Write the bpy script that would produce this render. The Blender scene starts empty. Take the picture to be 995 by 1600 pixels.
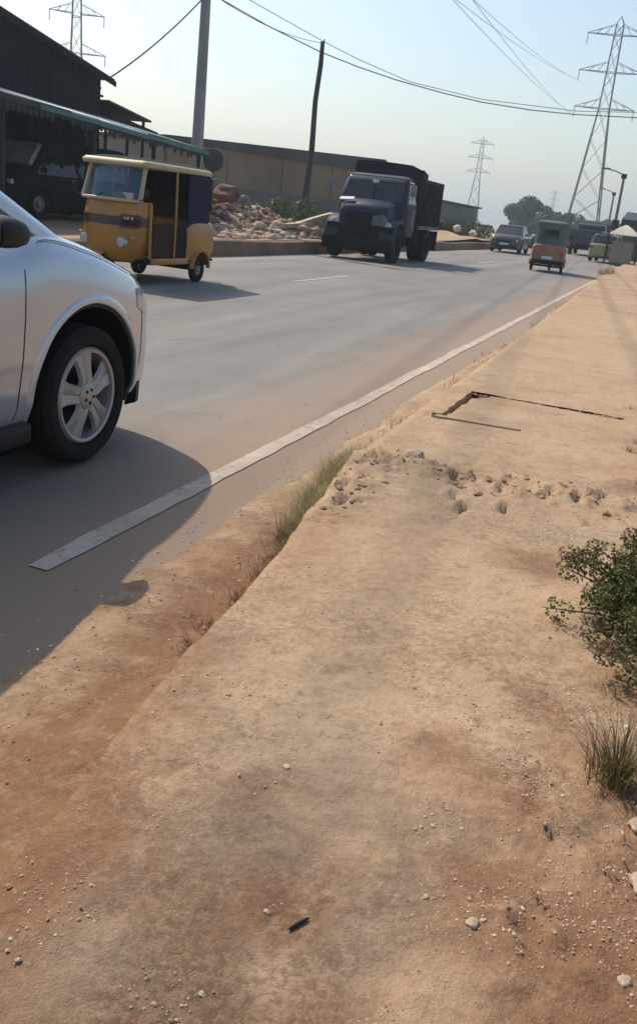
import bpy, bmesh, math, random
import numpy as np
from mathutils import Vector, Matrix, noise

random.seed(7)
R = math.radians
S = bpy.context.scene
COL = S.collection

# ------------------------------------------------------------------ camera
# world: X = across the road (right positive), Y = along the road, Z up; road surface z = 0
CAM_H, CAM_YAW, CAM_PITCH, CAM_ROLL = 1.36, 18.3, 18.8, 6.5
_a, _p, _r = R(CAM_YAW), R(CAM_PITCH), R(CAM_ROLL)
f0 = Vector((-math.sin(_a), math.cos(_a), 0)); r0 = Vector((math.cos(_a), math.sin(_a), 0)); zz = Vector((0, 0, 1))
fw = f0 * math.cos(_p) - zz * math.sin(_p)
u0 = f0 * math.sin(_p) + zz * math.cos(_p)
rt = r0 * math.cos(_r) + u0 * math.sin(_r)
up = u0 * math.cos(_r) - r0 * math.sin(_r)
cam = bpy.data.cameras.new('camera')
cam.sensor_fit = 'VERTICAL'; cam.sensor_height = 24; cam.sensor_width = 24
cam.lens = 24 * 1400 / 1600
cam.clip_start = 0.05; cam.clip_end = 6000
camo = bpy.data.objects.new('camera', cam); COL.objects.link(camo)
m3 = Matrix((rt, up, -fw)).transposed()
camo.matrix_world = Matrix.Translation((0, 0, CAM_H)) @ m3.to_4x4()
S.camera = camo

# ------------------------------------------------------------------ sky and sun
SUN = Vector((-0.80, 0.45, 1.0)).normalized()
w = bpy.data.worlds.new('World'); S.world = w; w.use_nodes = True
nt = w.node_tree; nt.nodes.clear()
sky = nt.nodes.new('ShaderNodeTexSky'); sky.sky_type = 'NISHITA'; sky.sun_disc = False
sky.sun_elevation = math.asin(SUN.z); sky.sun_rotation = math.atan2(SUN.x, SUN.y)
sky.air_density = 1.28; sky.dust_density = 2.0; sky.ozone_density = 2.0
bg = nt.nodes.new('ShaderNodeBackground'); bg.inputs['Strength'].default_value = 0.148
ow = nt.nodes.new('ShaderNodeOutputWorld')
nt.links.new(sky.outputs[0], bg.inputs[0]); nt.links.new(bg.outputs[0], ow.inputs[0])
sun = bpy.data.lights.new('sun', 'SUN'); sun.energy = 4.0; sun.angle = R(0.5); sun.color = (1.0, 0.91, 0.77)
suno = bpy.data.objects.new('sun', sun); COL.objects.link(suno)
suno.rotation_euler = SUN.to_track_quat('Z', 'Y').to_euler(); suno.location = SUN * 60
S.view_settings.view_transform = 'Standard'; S.view_settings.look = 'None'
S.view_settings.exposure = 0.12; S.view_settings.gamma = 1.0
S.render.engine = 'CYCLES'
S.cycles.volume_bounces = 0

# ------------------------------------------------------------------ materials
def lin(c):
    return tuple(((v / 255) / 12.92 if v / 255 <= .04045 else ((v / 255 + .055) / 1.055) ** 2.4) for v in c)

class NT:
    def __init__(s, name):
        s.m = bpy.data.materials.new(name); s.m.use_nodes = True; s.t = s.m.node_tree
        s.b = s.t.nodes['Principled BSDF']; s.o = s.t.nodes['Material Output']
    def n(s, typ, **kw):
        x = s.t.nodes.new(typ)
        for k, v in kw.items():
            if k in x.inputs: x.inputs[k].default_value = v
            else: setattr(x, k, v)
        return x
    def l(s, a, b): s.t.links.new(a, b)
    def noise(s, vec, scale, detail=4, rough=.55, dist=0):
        x = s.n('ShaderNodeTexNoise'); x.inputs['Scale'].default_value = scale; x.inputs['Detail'].default_value = detail
        x.inputs['Roughness'].default_value = rough; x.inputs['Distortion'].default_value = dist
        s.l(vec, x.inputs['Vector']); return x.outputs['Fac']
    def ramp(s, fac, lo, hi):
        x = s.n('ShaderNodeMapRange'); x.inputs['From Min'].default_value = lo; x.inputs['From Max'].default_value = hi
        s.l(fac, x.inputs['Value']); return x.outputs['Result']
    def mix(s, fac, a, b, blend='MIX'):
        x = s.n('ShaderNodeMix', data_type='RGBA', blend_type=blend)
        if isinstance(fac, (int, float)): x.inputs[0].default_value = fac
        else: s.l(fac, x.inputs[0])
        for i, v in ((6, a), (7, b)):
            if isinstance(v, (tuple, list)): x.inputs[i].default_value = (*v[:3], 1)
            else: s.l(v, x.inputs[i])
        return x.outputs[2]
    def math(s, op, a, b=0.0):
        x = s.n('ShaderNodeMath', operation=op)
        for i, v in ((0, a), (1, b)):
            if isinstance(v, (int, float)): x.inputs[i].default_value = v
            else: s.l(v, x.inputs[i])
        return x.outputs[0]
    def bump(s, hgt, strength, dist):
        x = s.n('ShaderNodeBump'); x.inputs['Strength'].default_value = strength; x.inputs['Distance'].default_value = dist
        s.l(hgt, x.inputs['Height']); s.l(x.outputs[0], s.b.inputs['Normal'])
    def pos(s): return s.n('ShaderNodeNewGeometry').outputs['Position']
    def obj(s): return s.n('ShaderNodeTexCoord').outputs['Object']

def mat(name, col, rough=.6, var=.25, scale=3.0, bump=0.0, metal=0.0, coat=0.0, spec=.5, dust=0.0, dustcol=(.34, .24, .16)):
    t = NT(name); v = t.obj()
    c = tuple(col)
    fac = t.ramp(t.noise(v, scale, 6, .62), .3, .7)
    colr = t.mix(fac, tuple(x * (1 - var) for x in c), tuple(min(1, x * (1 + var)) for x in c))
    if dust > 0:
        d = t.ramp(t.noise(v, scale * .6, 7, .7), .42, .75)
        colr = t.mix(t.math('MULTIPLY', d, dust), colr, dustcol)
        rr = t.math('ADD', t.math('MULTIPLY', d, dust * .5), rough)
        t.l(rr, t.b.inputs['Roughness'])
    else:
        t.b.inputs['Roughness'].default_value = rough
    t.l(colr, t.b.inputs['Base Color'])
    t.b.inputs['Metallic'].default_value = metal
    t.b.inputs['Coat Weight'].default_value = coat; t.b.inputs['Coat Roughness'].default_value = .08
    t.b.inputs['Specular IOR Level'].default_value = spec
    if bump > 0: t.bump(t.noise(v, scale * 9, 5, .6), .5, bump)
    return t.m

def glass(name, tint=(.6, .7, .7), rough=.03, alpha=.35):
    t = NT(name); b = t.b
    b.inputs['Base Color'].default_value = (*tint, 1); b.inputs['Roughness'].default_value = rough
    b.inputs['Specular IOR Level'].default_value = .8; b.inputs['Alpha'].default_value = alpha
    return t.m

def sand_material(name, redness=.5, concrete=.0):
    t = NT(name); p = t.pos()
    big = t.noise(p, .9, 5, .6, .3); mid = t.noise(p, 3.1, 6, .62); fine = t.noise(p, 34, 5, .7); grain = t.noise(p, 190, 3, .7)
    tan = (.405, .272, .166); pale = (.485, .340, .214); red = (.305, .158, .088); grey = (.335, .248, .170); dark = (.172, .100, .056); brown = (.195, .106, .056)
    c = t.mix(t.ramp(mid, .36, .66), tan, pale)
    c = t.mix(t.math('MULTIPLY', t.ramp(big, .50, .66), redness), c, red)
    c = t.mix(t.math('MULTIPLY', t.ramp(t.noise(p, 1.7, 6, .65, .5), .50, .68), .55 + concrete), c, grey)
    brk = t.math('MULTIPLY', t.math('SUBTRACT', t.noise(p, 6.5, 8, .75, .8), .5), 2.6)
    for nm, cc, k in (('brown_soil_and_vignette', brown, .80), ('pale_soil', pale, .7), ('grey_soil', (.285, .206, .138), .75), ('red_soil', (.225, .108, .056), .75)):
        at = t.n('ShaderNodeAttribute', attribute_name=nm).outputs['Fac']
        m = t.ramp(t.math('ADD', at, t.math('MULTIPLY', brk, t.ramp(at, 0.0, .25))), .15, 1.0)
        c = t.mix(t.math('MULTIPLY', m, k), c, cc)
    c = t.mix(t.math('MULTIPLY', t.ramp(t.noise(p, 7.5, 6, .7), .54, .74), .6), c, dark)
    c = t.mix(t.math('MULTIPLY', t.ramp(fine, .50, .74), .55), c, dark)
    c = t.mix(t.math('MULTIPLY', t.ramp(t.noise(p, 17, 6, .7, .4), .55, .70), .45), c, (.48, .345, .235))
    c = t.mix(t.math('MULTIPLY', t.ramp(grain, .5, .8), .35), c, (.45, .33, .23))
    c = t.mix(t.math('MULTIPLY', t.ramp(t.noise(p, 75, 4, .8), .62, .72), .55), c, (.11, .07, .045))
    t.l(c, t.b.inputs['Base Color']); t.b.inputs['Roughness'].default_value = .95
    t.b.inputs['Specular IOR Level'].default_value = .15
    hgt = t.math('ADD', t.math('MULTIPLY', fine, .7), t.math('ADD', t.math('MULTIPLY', grain, .22), t.math('MULTIPLY', t.noise(p, 11, 5, .6), 1.2)))
    hgt = t.math('ADD', hgt, t.math('MULTIPLY', t.math('MULTIPLY', t.ramp(t.noise(p, 48, 6, .8), .5, .75), t.ramp(t.noise(p, 2.6, 4, .6), .42, .62)), .35))
    t.bump(hgt, .85, .013)
    return t.m

def asphalt_material():
    t = NT('asphalt'); p = t.pos()
    sx = t.n('ShaderNodeSeparateXYZ'); t.l(p, sx.inputs[0])
    mp = t.n('ShaderNodeMapping'); mp.inputs['Scale'].default_value = (1.0, .09, 1); t.l(p, mp.inputs['Vector'])
    streak = t.noise(mp.outputs[0], 1.5, 6, .6, .2); blot = t.noise(p, .55, 6, .6, .4)
    grain = t.noise(p, 120, 4, .75); g2 = t.noise(p, 22, 4, .6)
    c = t.mix(t.ramp(streak, .35, .66), (.150, .139, .124), (.240, .218, .190))
    c = t.mix(t.math('MULTIPLY', t.ramp(blot, .5, .72), .5), c, (.125, .121, .115))
    c = t.mix(t.math('MULTIPLY', t.ramp(grain, .45, .75), .4), c, (.29, .265, .23))
    c = t.mix(t.math('MULTIPLY', t.ramp(g2, .58, .75), .25), c, (.09, .088, .085))
    vo = t.n('ShaderNodeTexVoronoi', feature='DISTANCE_TO_EDGE'); vo.inputs['Scale'].default_value = .42
    wv = t.n('ShaderNodeVectorMath', operation='ADD'); t.l(p, wv.inputs[0]); nz = t.n('ShaderNodeTexNoise'); nz.inputs['Scale'].default_value = 1.6; nz.inputs['Detail'].default_value = 6; t.l(p, nz.inputs['Vector']); t.l(nz.outputs['Color'], wv.inputs[1]); t.l(wv.outputs[0], vo.inputs['Vector'])
    ck = t.math('MULTIPLY', t.ramp(vo.outputs['Distance'], .012, .0), t.ramp(t.noise(p, .8, 4, .6), .48, .6))
    c = t.mix(t.math('MULTIPLY', ck, .55), c, (.06, .055, .05))
    # sand blown over the margins of the carriageway
    wob = t.math('ADD', sx.outputs[0], t.math('MULTIPLY', t.math('SUBTRACT', t.noise(p, 1.3, 6, .65), .5), 1.5))
    d1 = t.ramp(wob, -3.0, -1.85)
    c = t.mix(t.math('MULTIPLY', d1, .92), c, (.300, .208, .140))
    d2 = t.ramp(wob, -8.6, -9.9)
    c = t.mix(t.math('MULTIPLY', d2, .6), c, (.42, .33, .235))
    t.l(c, t.b.inputs['Base Color']); t.b.inputs['Roughness'].default_value = .82; t.b.inputs['Specular IOR Level'].default_value = .35
    t.bump(t.math('ADD', grain, t.math('MULTIPLY', g2, .5)), .5, .006)
    return t.m

def paint_line_material():
    t = NT('worn_road_paint'); p = t.pos()
    wear = t.ramp(t.math('ADD', t.noise(p, 26, 6, .75), t.math('MULTIPLY', t.noise(p, 2.2, 4, .6), .35)), .70, .84)
    dust = t.ramp(t.noise(p, 3, 5, .6), .3, .75)
    c = t.mix(t.math('MULTIPLY', dust, .85), (.54, .44, .35), (.36, .265, .19))
    c = t.mix(t.math('MULTIPLY', wear, .85), c, (.23, .19, .15))
    t.l(c, t.b.inputs['Base Color']); t.b.inputs['Roughness'].default_value = .85
    return t.m

def leaf_mat(name, a, b, trans=.25):
    t = NT(name); v = t.n('ShaderNodeNewGeometry')
    c = t.mix(v.outputs['Random Per Island'], a, b)
    t.l(c, t.b.inputs['Base Color']); t.b.inputs['Roughness'].default_value = .6; t.b.inputs['Specular IOR Level'].default_value = .25
    tr = t.n('ShaderNodeBsdfTranslucent'); t.l(c, tr.inputs['Color'])
    mx = t.n('ShaderNodeMixShader'); mx.inputs[0].default_value = trans
    t.l(t.b.outputs[0], mx.inputs[1]); t.l(tr.outputs[0], mx.inputs[2]); t.l(mx.outputs[0], t.o.inputs['Surface'])
    return t.m

M = {}
M['sand'] = sand_material('sandy_soil', .75)
M['pave'] = sand_material('dusty_concrete', .62, .15)
M['laterite'] = sand_material('laterite_soil', 1.0)
M['asphalt'] = asphalt_material()
M['line'] = paint_line_material()
M['concrete'] = mat('weathered_concrete', (.42, .34, .26), .9, .22, 5, .006)
M['slab'] = mat('slab_concrete', (.45, .33, .235), .92, .22, 6, .005)
M['pit'] = mat('pit_soil', (.13, .08, .048), .95, .3, 6, .01)
M['kerb'] = mat('brown_kerb', (.20, .125, .075), .9, .3, 1.2, .008)
M['white'] = mat('white_car_paint', (.45, .485, .53), .2, .02, 2, 0, .5, 1.0, .5)
M['trim'] = mat('black_plastic', (.010, .010, .011), .6, .2, 8, spec=.3)
M['rubber'] = mat('tyre_rubber', (.013, .012, .011), .9, .3, 14, .001, spec=.25, dust=.15, dustcol=(.07, .055, .045))
M['alloy'] = mat('alloy_silver', (.36, .345, .33), .42, .08, 5, 0, .4, .1, dust=.3, dustcol=(.25, .2, .16))
M['steel'] = mat('dull_steel', (.23, .21, .19), .5, .25, 6, 0, .7)
M['carglass'] = mat('tinted_glass', (.012, .015, .018), .04, .05, 2, 0, 0, 0, .7)
M['lamp'] = mat('lamp_lens', (.40, .41, .41), .08, .05, 8, 0, .1, .6)
M['amber'] = mat('amber_lens', (.55, .19, .03), .15, .05, 8, 0, 0, .5)
M['redlens'] = mat('red_lens', (.32, .02, .015), .15, .05, 8, 0, 0, .5)
M['tukyellow'] = mat('tuk_yellow_paint', (.37, .165, .018), .42, .18, 2.5, 0, 0, .25, dust=.3, dustcol=(.24, .125, .04))
M['tukband'] = mat('tuk_maroon_band', (.050, .018, .010), .45, .2, 4, 0, 0, .2)
M['tukcream'] = mat('tuk_cream_trim', (.42, .33, .19), .55, .12, 4)
M['canvas'] = mat('black_canvas', (.012, .012, .015), .9, .25, 5, .004, spec=.2)
M['canvasblue'] = mat('dark_blue_canvas', (.006, .008, .030), .75, .25, 5, .004, spec=.25)
M['brown_int'] = mat('brown_vinyl', (.030, .013, .009), .7, .2, 5, spec=.2)
M['clear'] = glass('windscreen_glass', (.06, .12, .16), .03, .62)
M['palepaint'] = mat('pale_lettering', (.42, .36, .33), .6, .1, 5)
M['truckblue'] = mat('faded_navy_paint', (.011, .021, .046), .5, .45, 2.2, .002, 0, .05, .3, dust=.22, dustcol=(.05, .05, .05))
M['truckbed'] = mat('dark_blue_steel', (.008, .012, .022), .7, .4, 2.0, .004, spec=.25, dust=.2, dustcol=(.045, .04, .038))
M['truckdark'] = mat('grimy_chassis', (.010, .009, .009), .85, .3, 3, .003, spec=.15)
M['truckgrey'] = mat('bare_grey_patch', (.12, .13, .15), .6, .3, 4, 0)
M['plate'] = mat('plate_white', (.55, .58, .60), .5, .1, 5)
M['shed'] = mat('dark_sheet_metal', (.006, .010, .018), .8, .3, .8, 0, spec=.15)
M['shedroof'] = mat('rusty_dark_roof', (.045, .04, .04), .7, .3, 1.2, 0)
M['greensheet'] = mat('green_translucent_sheet', (.022, .105, .078), .45, .3, 1.5, 0)
M['whitesheet'] = mat('pale_sheet_edge', (.55, .60, .62), .5, .15, 3)
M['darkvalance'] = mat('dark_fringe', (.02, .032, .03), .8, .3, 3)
M['tanwall'] = mat('tan_render', (.215, .165, .110), .92, .22, .5, .01)
M['greywall'] = mat('grey_block_wall', (.13, .135, .13), .92, .25, .7, .01)
M['coping'] = mat('dark_coping', (.075, .072, .068), .9, .25, 1)
M['pole'] = mat('pole_concrete', (.24, .245, .245), .9, .18, 1.5, .004)
M['wood'] = mat('dark_tarred_wood', (.030, .024, .022), .85, .3, 4, .006)
M['palewood'] = mat('pale_timber', (.52, .42, .31), .85, .2, 4, .004)
M['galv'] = mat('galvanised_lattice', (.085, .085, .09), .55, .15, .4, 0, .35)
M['wire'] = mat('cable_black', (.03, .03, .033), .7, .1, 4)
M['wirefar'] = mat('aluminium_conductor', (.20, .20, .21), .6, .1, 4)
M['rubble'] = mat('broken_stone', (.42, .315, .225), .95, .4, .9, .02)
M['rubblered'] = mat('red_broken_stone', (.17, .088, .062), .95, .35, .9, .02)
M['pebble'] = leaf_mat('pebble_stone', (.27, .18, .115), (.58, .44, .31), 0.0)
M['palestone'] = mat('pale_stone', (.42, .31, .21), .95, .3, 8, .006)
M['sack'] = mat('white_sacking', (.58, .55, .49), .9, .15, 4, .006)
M['shackwall'] = mat('olive_board_wall', (.085, .075, .045), .9, .3, 1.5, .008)
M['shackroof'] = mat('dark_sheet_roof', (.018, .022, .026), .75, .3, 1, 0)
M['kioskwall'] = mat('kiosk_tan_panel', (.26, .225, .17), .85, .2, 1.5, .004)
M['tarp'] = mat('pale_tarpaulin', (.66, .58, .46), .8, .12, 2, .006)
M['ygreen'] = mat('yellow_green_paint', (.28, .31, .13), .4, .12, 2, 0, 0, .3, dust=.3)
M['greygreen'] = mat('grey_green_paint', (.030, .038, .036), .35, .2, 2, 0, 0, .4, dust=.2)
M['teal'] = mat('dark_teal_paint', (.012, .036, .048), .5, .3, 2, 0, 0, .2)
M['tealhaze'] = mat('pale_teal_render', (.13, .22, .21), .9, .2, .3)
M['redbrown'] = mat('red_brown_panel', (.235, .118, .058), .55, .2, 2, 0, 0, .15, dust=.35)
M['greycloth'] = mat('grey_green_canvas', (.085, .125, .115), .85, .2, 2)
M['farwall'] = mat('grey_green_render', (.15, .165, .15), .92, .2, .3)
M['fareave'] = mat('mossy_eave', (.05, .055, .035), .9, .3, .6)
M['trunk'] = mat('tree_bark', (.09, .07, .05), .95, .3, 3, .02)
M['leaf'] = leaf_mat('tree_leaves', (.028, .052, .020), (.070, .110, .040))
M['hedge'] = leaf_mat('hedge_leaves', (.035, .055, .015), (.10, .12, .035))
M['bushleaf'] = leaf_mat('bush_leaves', (.035, .050, .016), (.175, .18, .06), .25)
M['bushdry'] = leaf_mat('dry_bush_leaves', (.11, .072, .03), (.27, .20, .085), .2)
M['twig'] = mat('bush_twig', (.11, .065, .04), .9, .2, 5)
M['grass'] = leaf_mat('dry_green_grass', (.24, .22, .085), (.52, .45, .25), .3)
M['straw'] = leaf_mat('brown_dry_grass', (.15, .085, .045), (.38, .26, .15), .25)
M['ash'] = mat('grey_stake', (.14, .13, .125), .9, .2, 6, .003)
M['rag'] = mat('orange_rag', (.52, .20, .10), .85, .2, 6)

# ------------------------------------------------------------------ mesh helpers
def BM(): return bmesh.new()

def _xf(bm, vs, mtx):
    if mtx is not None: bmesh.ops.transform(bm, matrix=mtx, verts=vs)

def box(bm, x0, x1, y0, y1, z0, z1, bev=0.0, seg=1, mtx=None):
    r = bmesh.ops.create_cube(bm, size=1.0); vs = r['verts']
    bmesh.ops.scale(bm, vec=(x1 - x0, y1 - y0, z1 - z0), verts=vs)
    bmesh.ops.translate(bm, vec=((x0 + x1) / 2, (y0 + y1) / 2, (z0 + z1) / 2), verts=vs)
    if bev > 0:
        es = list({e for v in vs for e in v.link_edges})
        rb = bmesh.ops.bevel(bm, geom=es, offset=bev, segments=seg, affect='EDGES', profile=.5)
        vs = list({v for f in rb['faces'] for v in f.verts} | {v for v in vs if v.is_valid})
        fs = set()
        # gather the whole island
        stack = list(vs); seen = set(vs)
        while stack:
            v = stack.pop()
            for e in v.link_edges:
                o = e.other_vert(v)
                if o not in seen: seen.add(o); stack.append(o)
        vs = list(seen)
    _xf(bm, vs, mtx); return vs

def tube(bm, pts, rad, n=8, cap=True):
    pts = [Vector(p) for p in pts]
    if isinstance(rad, (int, float)): rad = [rad] * len(pts)
    rings = []; prev = None
    for i, p in enumerate(pts):
        d = (pts[min(i + 1, len(pts) - 1)] - pts[max(i - 1, 0)])
        d = d.normalized() if d.length > 1e-9 else Vector((0, 0, 1))
        if prev is None:
            a = d.orthogonal().normalized()
        else:
            a = prev - d * prev.dot(d); a = a.normalized() if a.length > 1e-6 else d.orthogonal().normalized()
        prev = a; b = d.cross(a)
        rings.append([bm.verts.new(p + (a * math.cos(k * 2 * math.pi / n) + b * math.sin(k * 2 * math.pi / n)) * rad[i]) for k in range(n)])
    for A, B in zip(rings, rings[1:]):
        for k in range(n): bm.faces.new((A[k], A[(k + 1) % n], B[(k + 1) % n], B[k]))
    if cap:
        bm.faces.new(rings[0][::-1]); bm.faces.new(rings[-1])
    return [v for r in rings for v in r]

def lathe(bm, prof, n=32, axis='X', c=(0, 0, 0), closed=False):
    """prof: list of (t along axis, radius)"""
    rings = []
    for t, r in prof:
        ring = []
        for k in range(n):
            a = 2 * math.pi * k / n
            if axis == 'X': p = (t, r * math.cos(a), r * math.sin(a))
            elif axis == 'Y': p = (r * math.sin(a), t, r * math.cos(a))
            else: p = (r * math.cos(a), r * math.sin(a), t)
            ring.append(bm.verts.new((p[0] + c[0], p[1] + c[1], p[2] + c[2])))
        rings.append(ring)
    prs = list(zip(rings, rings[1:])) + ([(rings[-1], rings[0])] if closed else [])
    for A, B in prs:
        for k in range(n): bm.faces.new((A[k], A[(k + 1) % n], B[(k + 1) % n], B[k]))
    if not closed:
        for rg in (rings[0], rings[-1]):
            try: bm.faces.new(rg)
            except ValueError: pass
    return [v for r in rings for v in r]

def loft(bm, secs, cap=True):
    rs = [[bm.verts.new(p) for p in s] for s in secs]; n = len(rs[0])
    for A, B in zip(rs, rs[1:]):
        for k in range(n):
            try: bm.faces.new((A[k], A[(k + 1) % n], B[(k + 1) % n], B[k]))
            except ValueError: pass
    if cap:
        bm.faces.new(rs[0][::-1]); bm.faces.new(rs[-1])
    return [v for r in rs for v in r]

def poly_prism(bm, pts, d):
    """pts: list of 3D points (planar), extruded by vector d"""
    d = Vector(d); A = [bm.verts.new(p) for p in pts]; B = [bm.verts.new(Vector(p) + d) for p in pts]; n = len(pts)
    bm.faces.new(A[::-1]); bm.faces.new(B)
    for k in range(n): bm.faces.new((A[k], A[(k + 1) % n], B[(k + 1) % n], B[k]))
    return A + B

def obj(name, bm, m, parent=None, smooth=35, norm=True):
    me = bpy.data.meshes.new(name)
    if norm: bmesh.ops.recalc_face_normals(bm, faces=bm.faces)
    bm.to_mesh(me); bm.free()
    o = bpy.data.objects.new(name, me); COL.objects.link(o)
    me.materials.append(M[m] if isinstance(m, str) else m)
    if smooth:
        me.polygons.foreach_set('use_smooth', [True] * len(me.polygons)); me.set_sharp_from_angle(angle=R(smooth))
    if parent is not None: o.parent = parent
    return o

def grid_obj(name, V, ny, nx, m, parent=None, keep=None, attrs=None):
    idx = np.arange(ny * nx).reshape(ny, nx)
    F = np.stack([idx[:-1, :-1], idx[:-1, 1:], idx[1:, 1:], idx[1:, :-1]], -1).reshape(-1, 4)
    if keep is not None: F = F[keep.reshape(-1)]
    me = bpy.data.meshes.new(name); me.from_pydata(V.tolist(), [], F.tolist()); me.update()
    me.polygons.foreach_set('use_smooth', [True] * len(me.polygons))
    for k, a in (attrs or {}).items():
        me.attributes.new(k, 'FLOAT', 'POINT').data.foreach_set('value', np.ascontiguousarray(a, dtype=np.float32).reshape(-1))
    o = bpy.data.objects.new(name, me); COL.objects.link(o); me.materials.append(M[m])
    if parent is not None: o.parent = parent
    return o

def tag(o, label, cat, group=None):
    o['label'] = label; o['category'] = cat
    if group: o['group'] = group
    return o
def struct(o): o['kind'] = 'structure'; return o
def stuff(o, label=None, cat=None):
    o['kind'] = 'stuff'
    if label: o['label'] = label
    if cat: o['category'] = cat
    return o
def thing(name, label, cat, loc=(0, 0, 0), rotz=0, group=None):
    o = bpy.data.objects.new(name, None); COL.objects.link(o); o.empty_display_size = .2
    o.location = loc; o.rotation_euler = (0, 0, rotz); return tag(o, label, cat, group)
def copy_tree(o, parent=None):
    c = o.copy(); COL.objects.link(c); c.parent = parent
    for ch in list(o.children): copy_tree(ch, c)
    return c

def itp(xs, ys, x):
    """monotone cubic interpolation"""
    xs = list(xs); ys = list(ys)
    if x <= xs[0]: return ys[0]
    if x >= xs[-1]: return ys[-1]
    d = [(ys[i + 1] - ys[i]) / (xs[i + 1] - xs[i]) for i in range(len(xs) - 1)]
    mm = [d[0]] + [0 if d[i - 1] * d[i] <= 0 else 2 * d[i - 1] * d[i] / (d[i - 1] + d[i]) for i in range(1, len(d))] + [d[-1]]
    i = max(k for k in range(len(xs) - 1) if xs[k] <= x); hh = xs[i + 1] - xs[i]; t = (x - xs[i]) / hh
    return ((2 * t ** 3 - 3 * t ** 2 + 1) * ys[i] + (t ** 3 - 2 * t ** 2 + t) * hh * mm[i] + (-2 * t ** 3 + 3 * t ** 2) * ys[i + 1] + (t ** 3 - t ** 2) * hh * mm[i + 1])

# numpy value noise -------------------------------------------------
_rng = np.random.default_rng(5); _tab = _rng.random((256, 256))
def vn(x, y):
    xi = np.floor(x).astype(int); yi = np.floor(y).astype(int); u = x - xi; v = y - yi
    u = u * u * (3 - 2 * u); v = v * v * (3 - 2 * v); g = lambda i, j: _tab[i % 256, j % 256]
    return (g(xi, yi) * (1 - u) + g(xi + 1, yi) * u) * (1 - v) + (g(xi, yi + 1) * (1 - u) + g(xi + 1, yi + 1) * u) * v - .5
def fbm(x, y, sc, octv=4):
    s = 0; a = 1.0
    for k in range(octv): s = s + a * vn(x * sc + 17.3 * k, y * sc + 5.1 * k); a *= .5; sc *= 2.03
    return s
def sstep(a, b, x):
    t = np.clip((x - a) / (b - a), 0, 1); return t * t * (3 - 2 * t)

# ================================================================== THE SETTING
b = BM()
for s_ in (1,):
    vs = [b.verts.new(p) for p in ((-2500, -300, -.06), (2500, -300, -.06), (2500, 3000, -.06), (-2500, 3000, -.06))]; b.faces.new(vs)
struct(obj('ground', b, 'sand', smooth=0))

# road, a slightly cambered sheet
ys = np.concatenate([np.arange(-12, 60, .5), np.arange(60, 400, 5)]); xs = np.linspace(-9.9, -1.15, 60)
X, Y = np.meshgrid(xs, ys)
Z = .02 * (1 - ((X + 5.7) / 4.2) ** 2) - .02 + .006 * fbm(X, Y, .6, 3)
Z = np.where(X > -1.4, Z - .02, Z)
road = struct(grid_obj('road', np.stack([X, Y, Z], -1).reshape(-1, 3), len(ys), len(xs), 'asphalt'))
def road_z(x, y): return .02 * (1 - ((x + 5.7) / 4.2) ** 2) - .02 + .006 * fbm(x, y, .6, 3)

def strip(name, x0, x1, y0, y1, m, parent, wob=.008, lift=.005, step=.12):
    yy = np.arange(y0, y1 + step, step); xx = np.linspace(x0, x1, 5)
    X, Y = np.meshgrid(xx, yy)
    e = fbm(Y, Y * 0, 1.7, 4) * wob * 2
    xm = (x0 + x1) / 2; X = xm + (X - xm) * (.85 + .15 * sstep(0, .25, Y - y0 + .2 * fbm(X * 9, Y, 3, 3))) * (1.0 + .16 * fbm(X * 12, Y, 5, 3))
    X = X + e + fbm(X * 3, Y, 4, 3) * wob * (np.abs(X - (x0 + x1) / 2) > (x1 - x0) * .4)
    Z = road_z(X, Y) + lift
    return grid_obj(name, np.stack([X, Y, Z], -1).reshape(-1, 3), len(yy), 5, m, parent)
struct(strip('edge_line', -1.95, -1.85, 2.56, 70, 'line', road))
for k in range(6):
    y0 = 15.6 + k * 9 - 9
    if k != 0: struct(strip('lane_dash', -6.19, -6.10, y0, y0 + 3.2, 'line', road))

# sandy margin between carriageway and raised pavement
EY = [-3, .8, 1.4, 2.04, 2.87, 3.43, 4.5, 5.0, 7.8, 15, 33, 120]; EX = [-.80, -.88, -.93, -1.02, -1.09, -1.18, -1.30, -1.31, -1.34, -1.45, -1.77, -1.9]
def edge(y): return np.interp(y, EY, EX)
ys = np.concatenate([np.arange(-2, 9, .03), np.arange(9, 30, .15), np.arange(30, 122, 1.0)])
ts = np.linspace(0, 1, 60)
T_, Y = np.meshgrid(ts, ys)
E = edge(Y) + .10
X0 = -1.62 + .22 * fbm(Y, Y * 0 + 3, .9, 4)
X = X0 + (E - X0) * T_
near = 1 - sstep(1.5, 2.3, Y)            # the soil ramps up to the pavement close by
Z = road_z(X, Y) - .012 + .030 * sstep(0.0, .3, T_) + .018 * fbm(X, Y, 2.3, 4) * T_ + .004 * fbm(X, Y, 14, 3)
Z += (.105 * sstep(.35, 1.0, T_)) * near + .05 * sstep(.6, 1, T_) * (1 - near) * (.5 + fbm(X, Y, 1.1, 3))
Z += .09 * sstep(9, 14, Y) * sstep(.55, 1, T_)
Z = Z - .05 * (T_ <= 0)
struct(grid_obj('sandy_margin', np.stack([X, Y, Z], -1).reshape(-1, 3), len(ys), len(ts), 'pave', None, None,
    {'red_soil': .78 * sstep(.40, .75, T_ + .30 * fbm(X, Y, 1.6, 3)) * (1 - sstep(2.4, 4.2, Y)), 'brown_soil_and_vignette': (.45 + .55 * sstep(.2, .6, T_)) * (1 - sstep(2.6, 6.0, Y))}))

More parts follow.
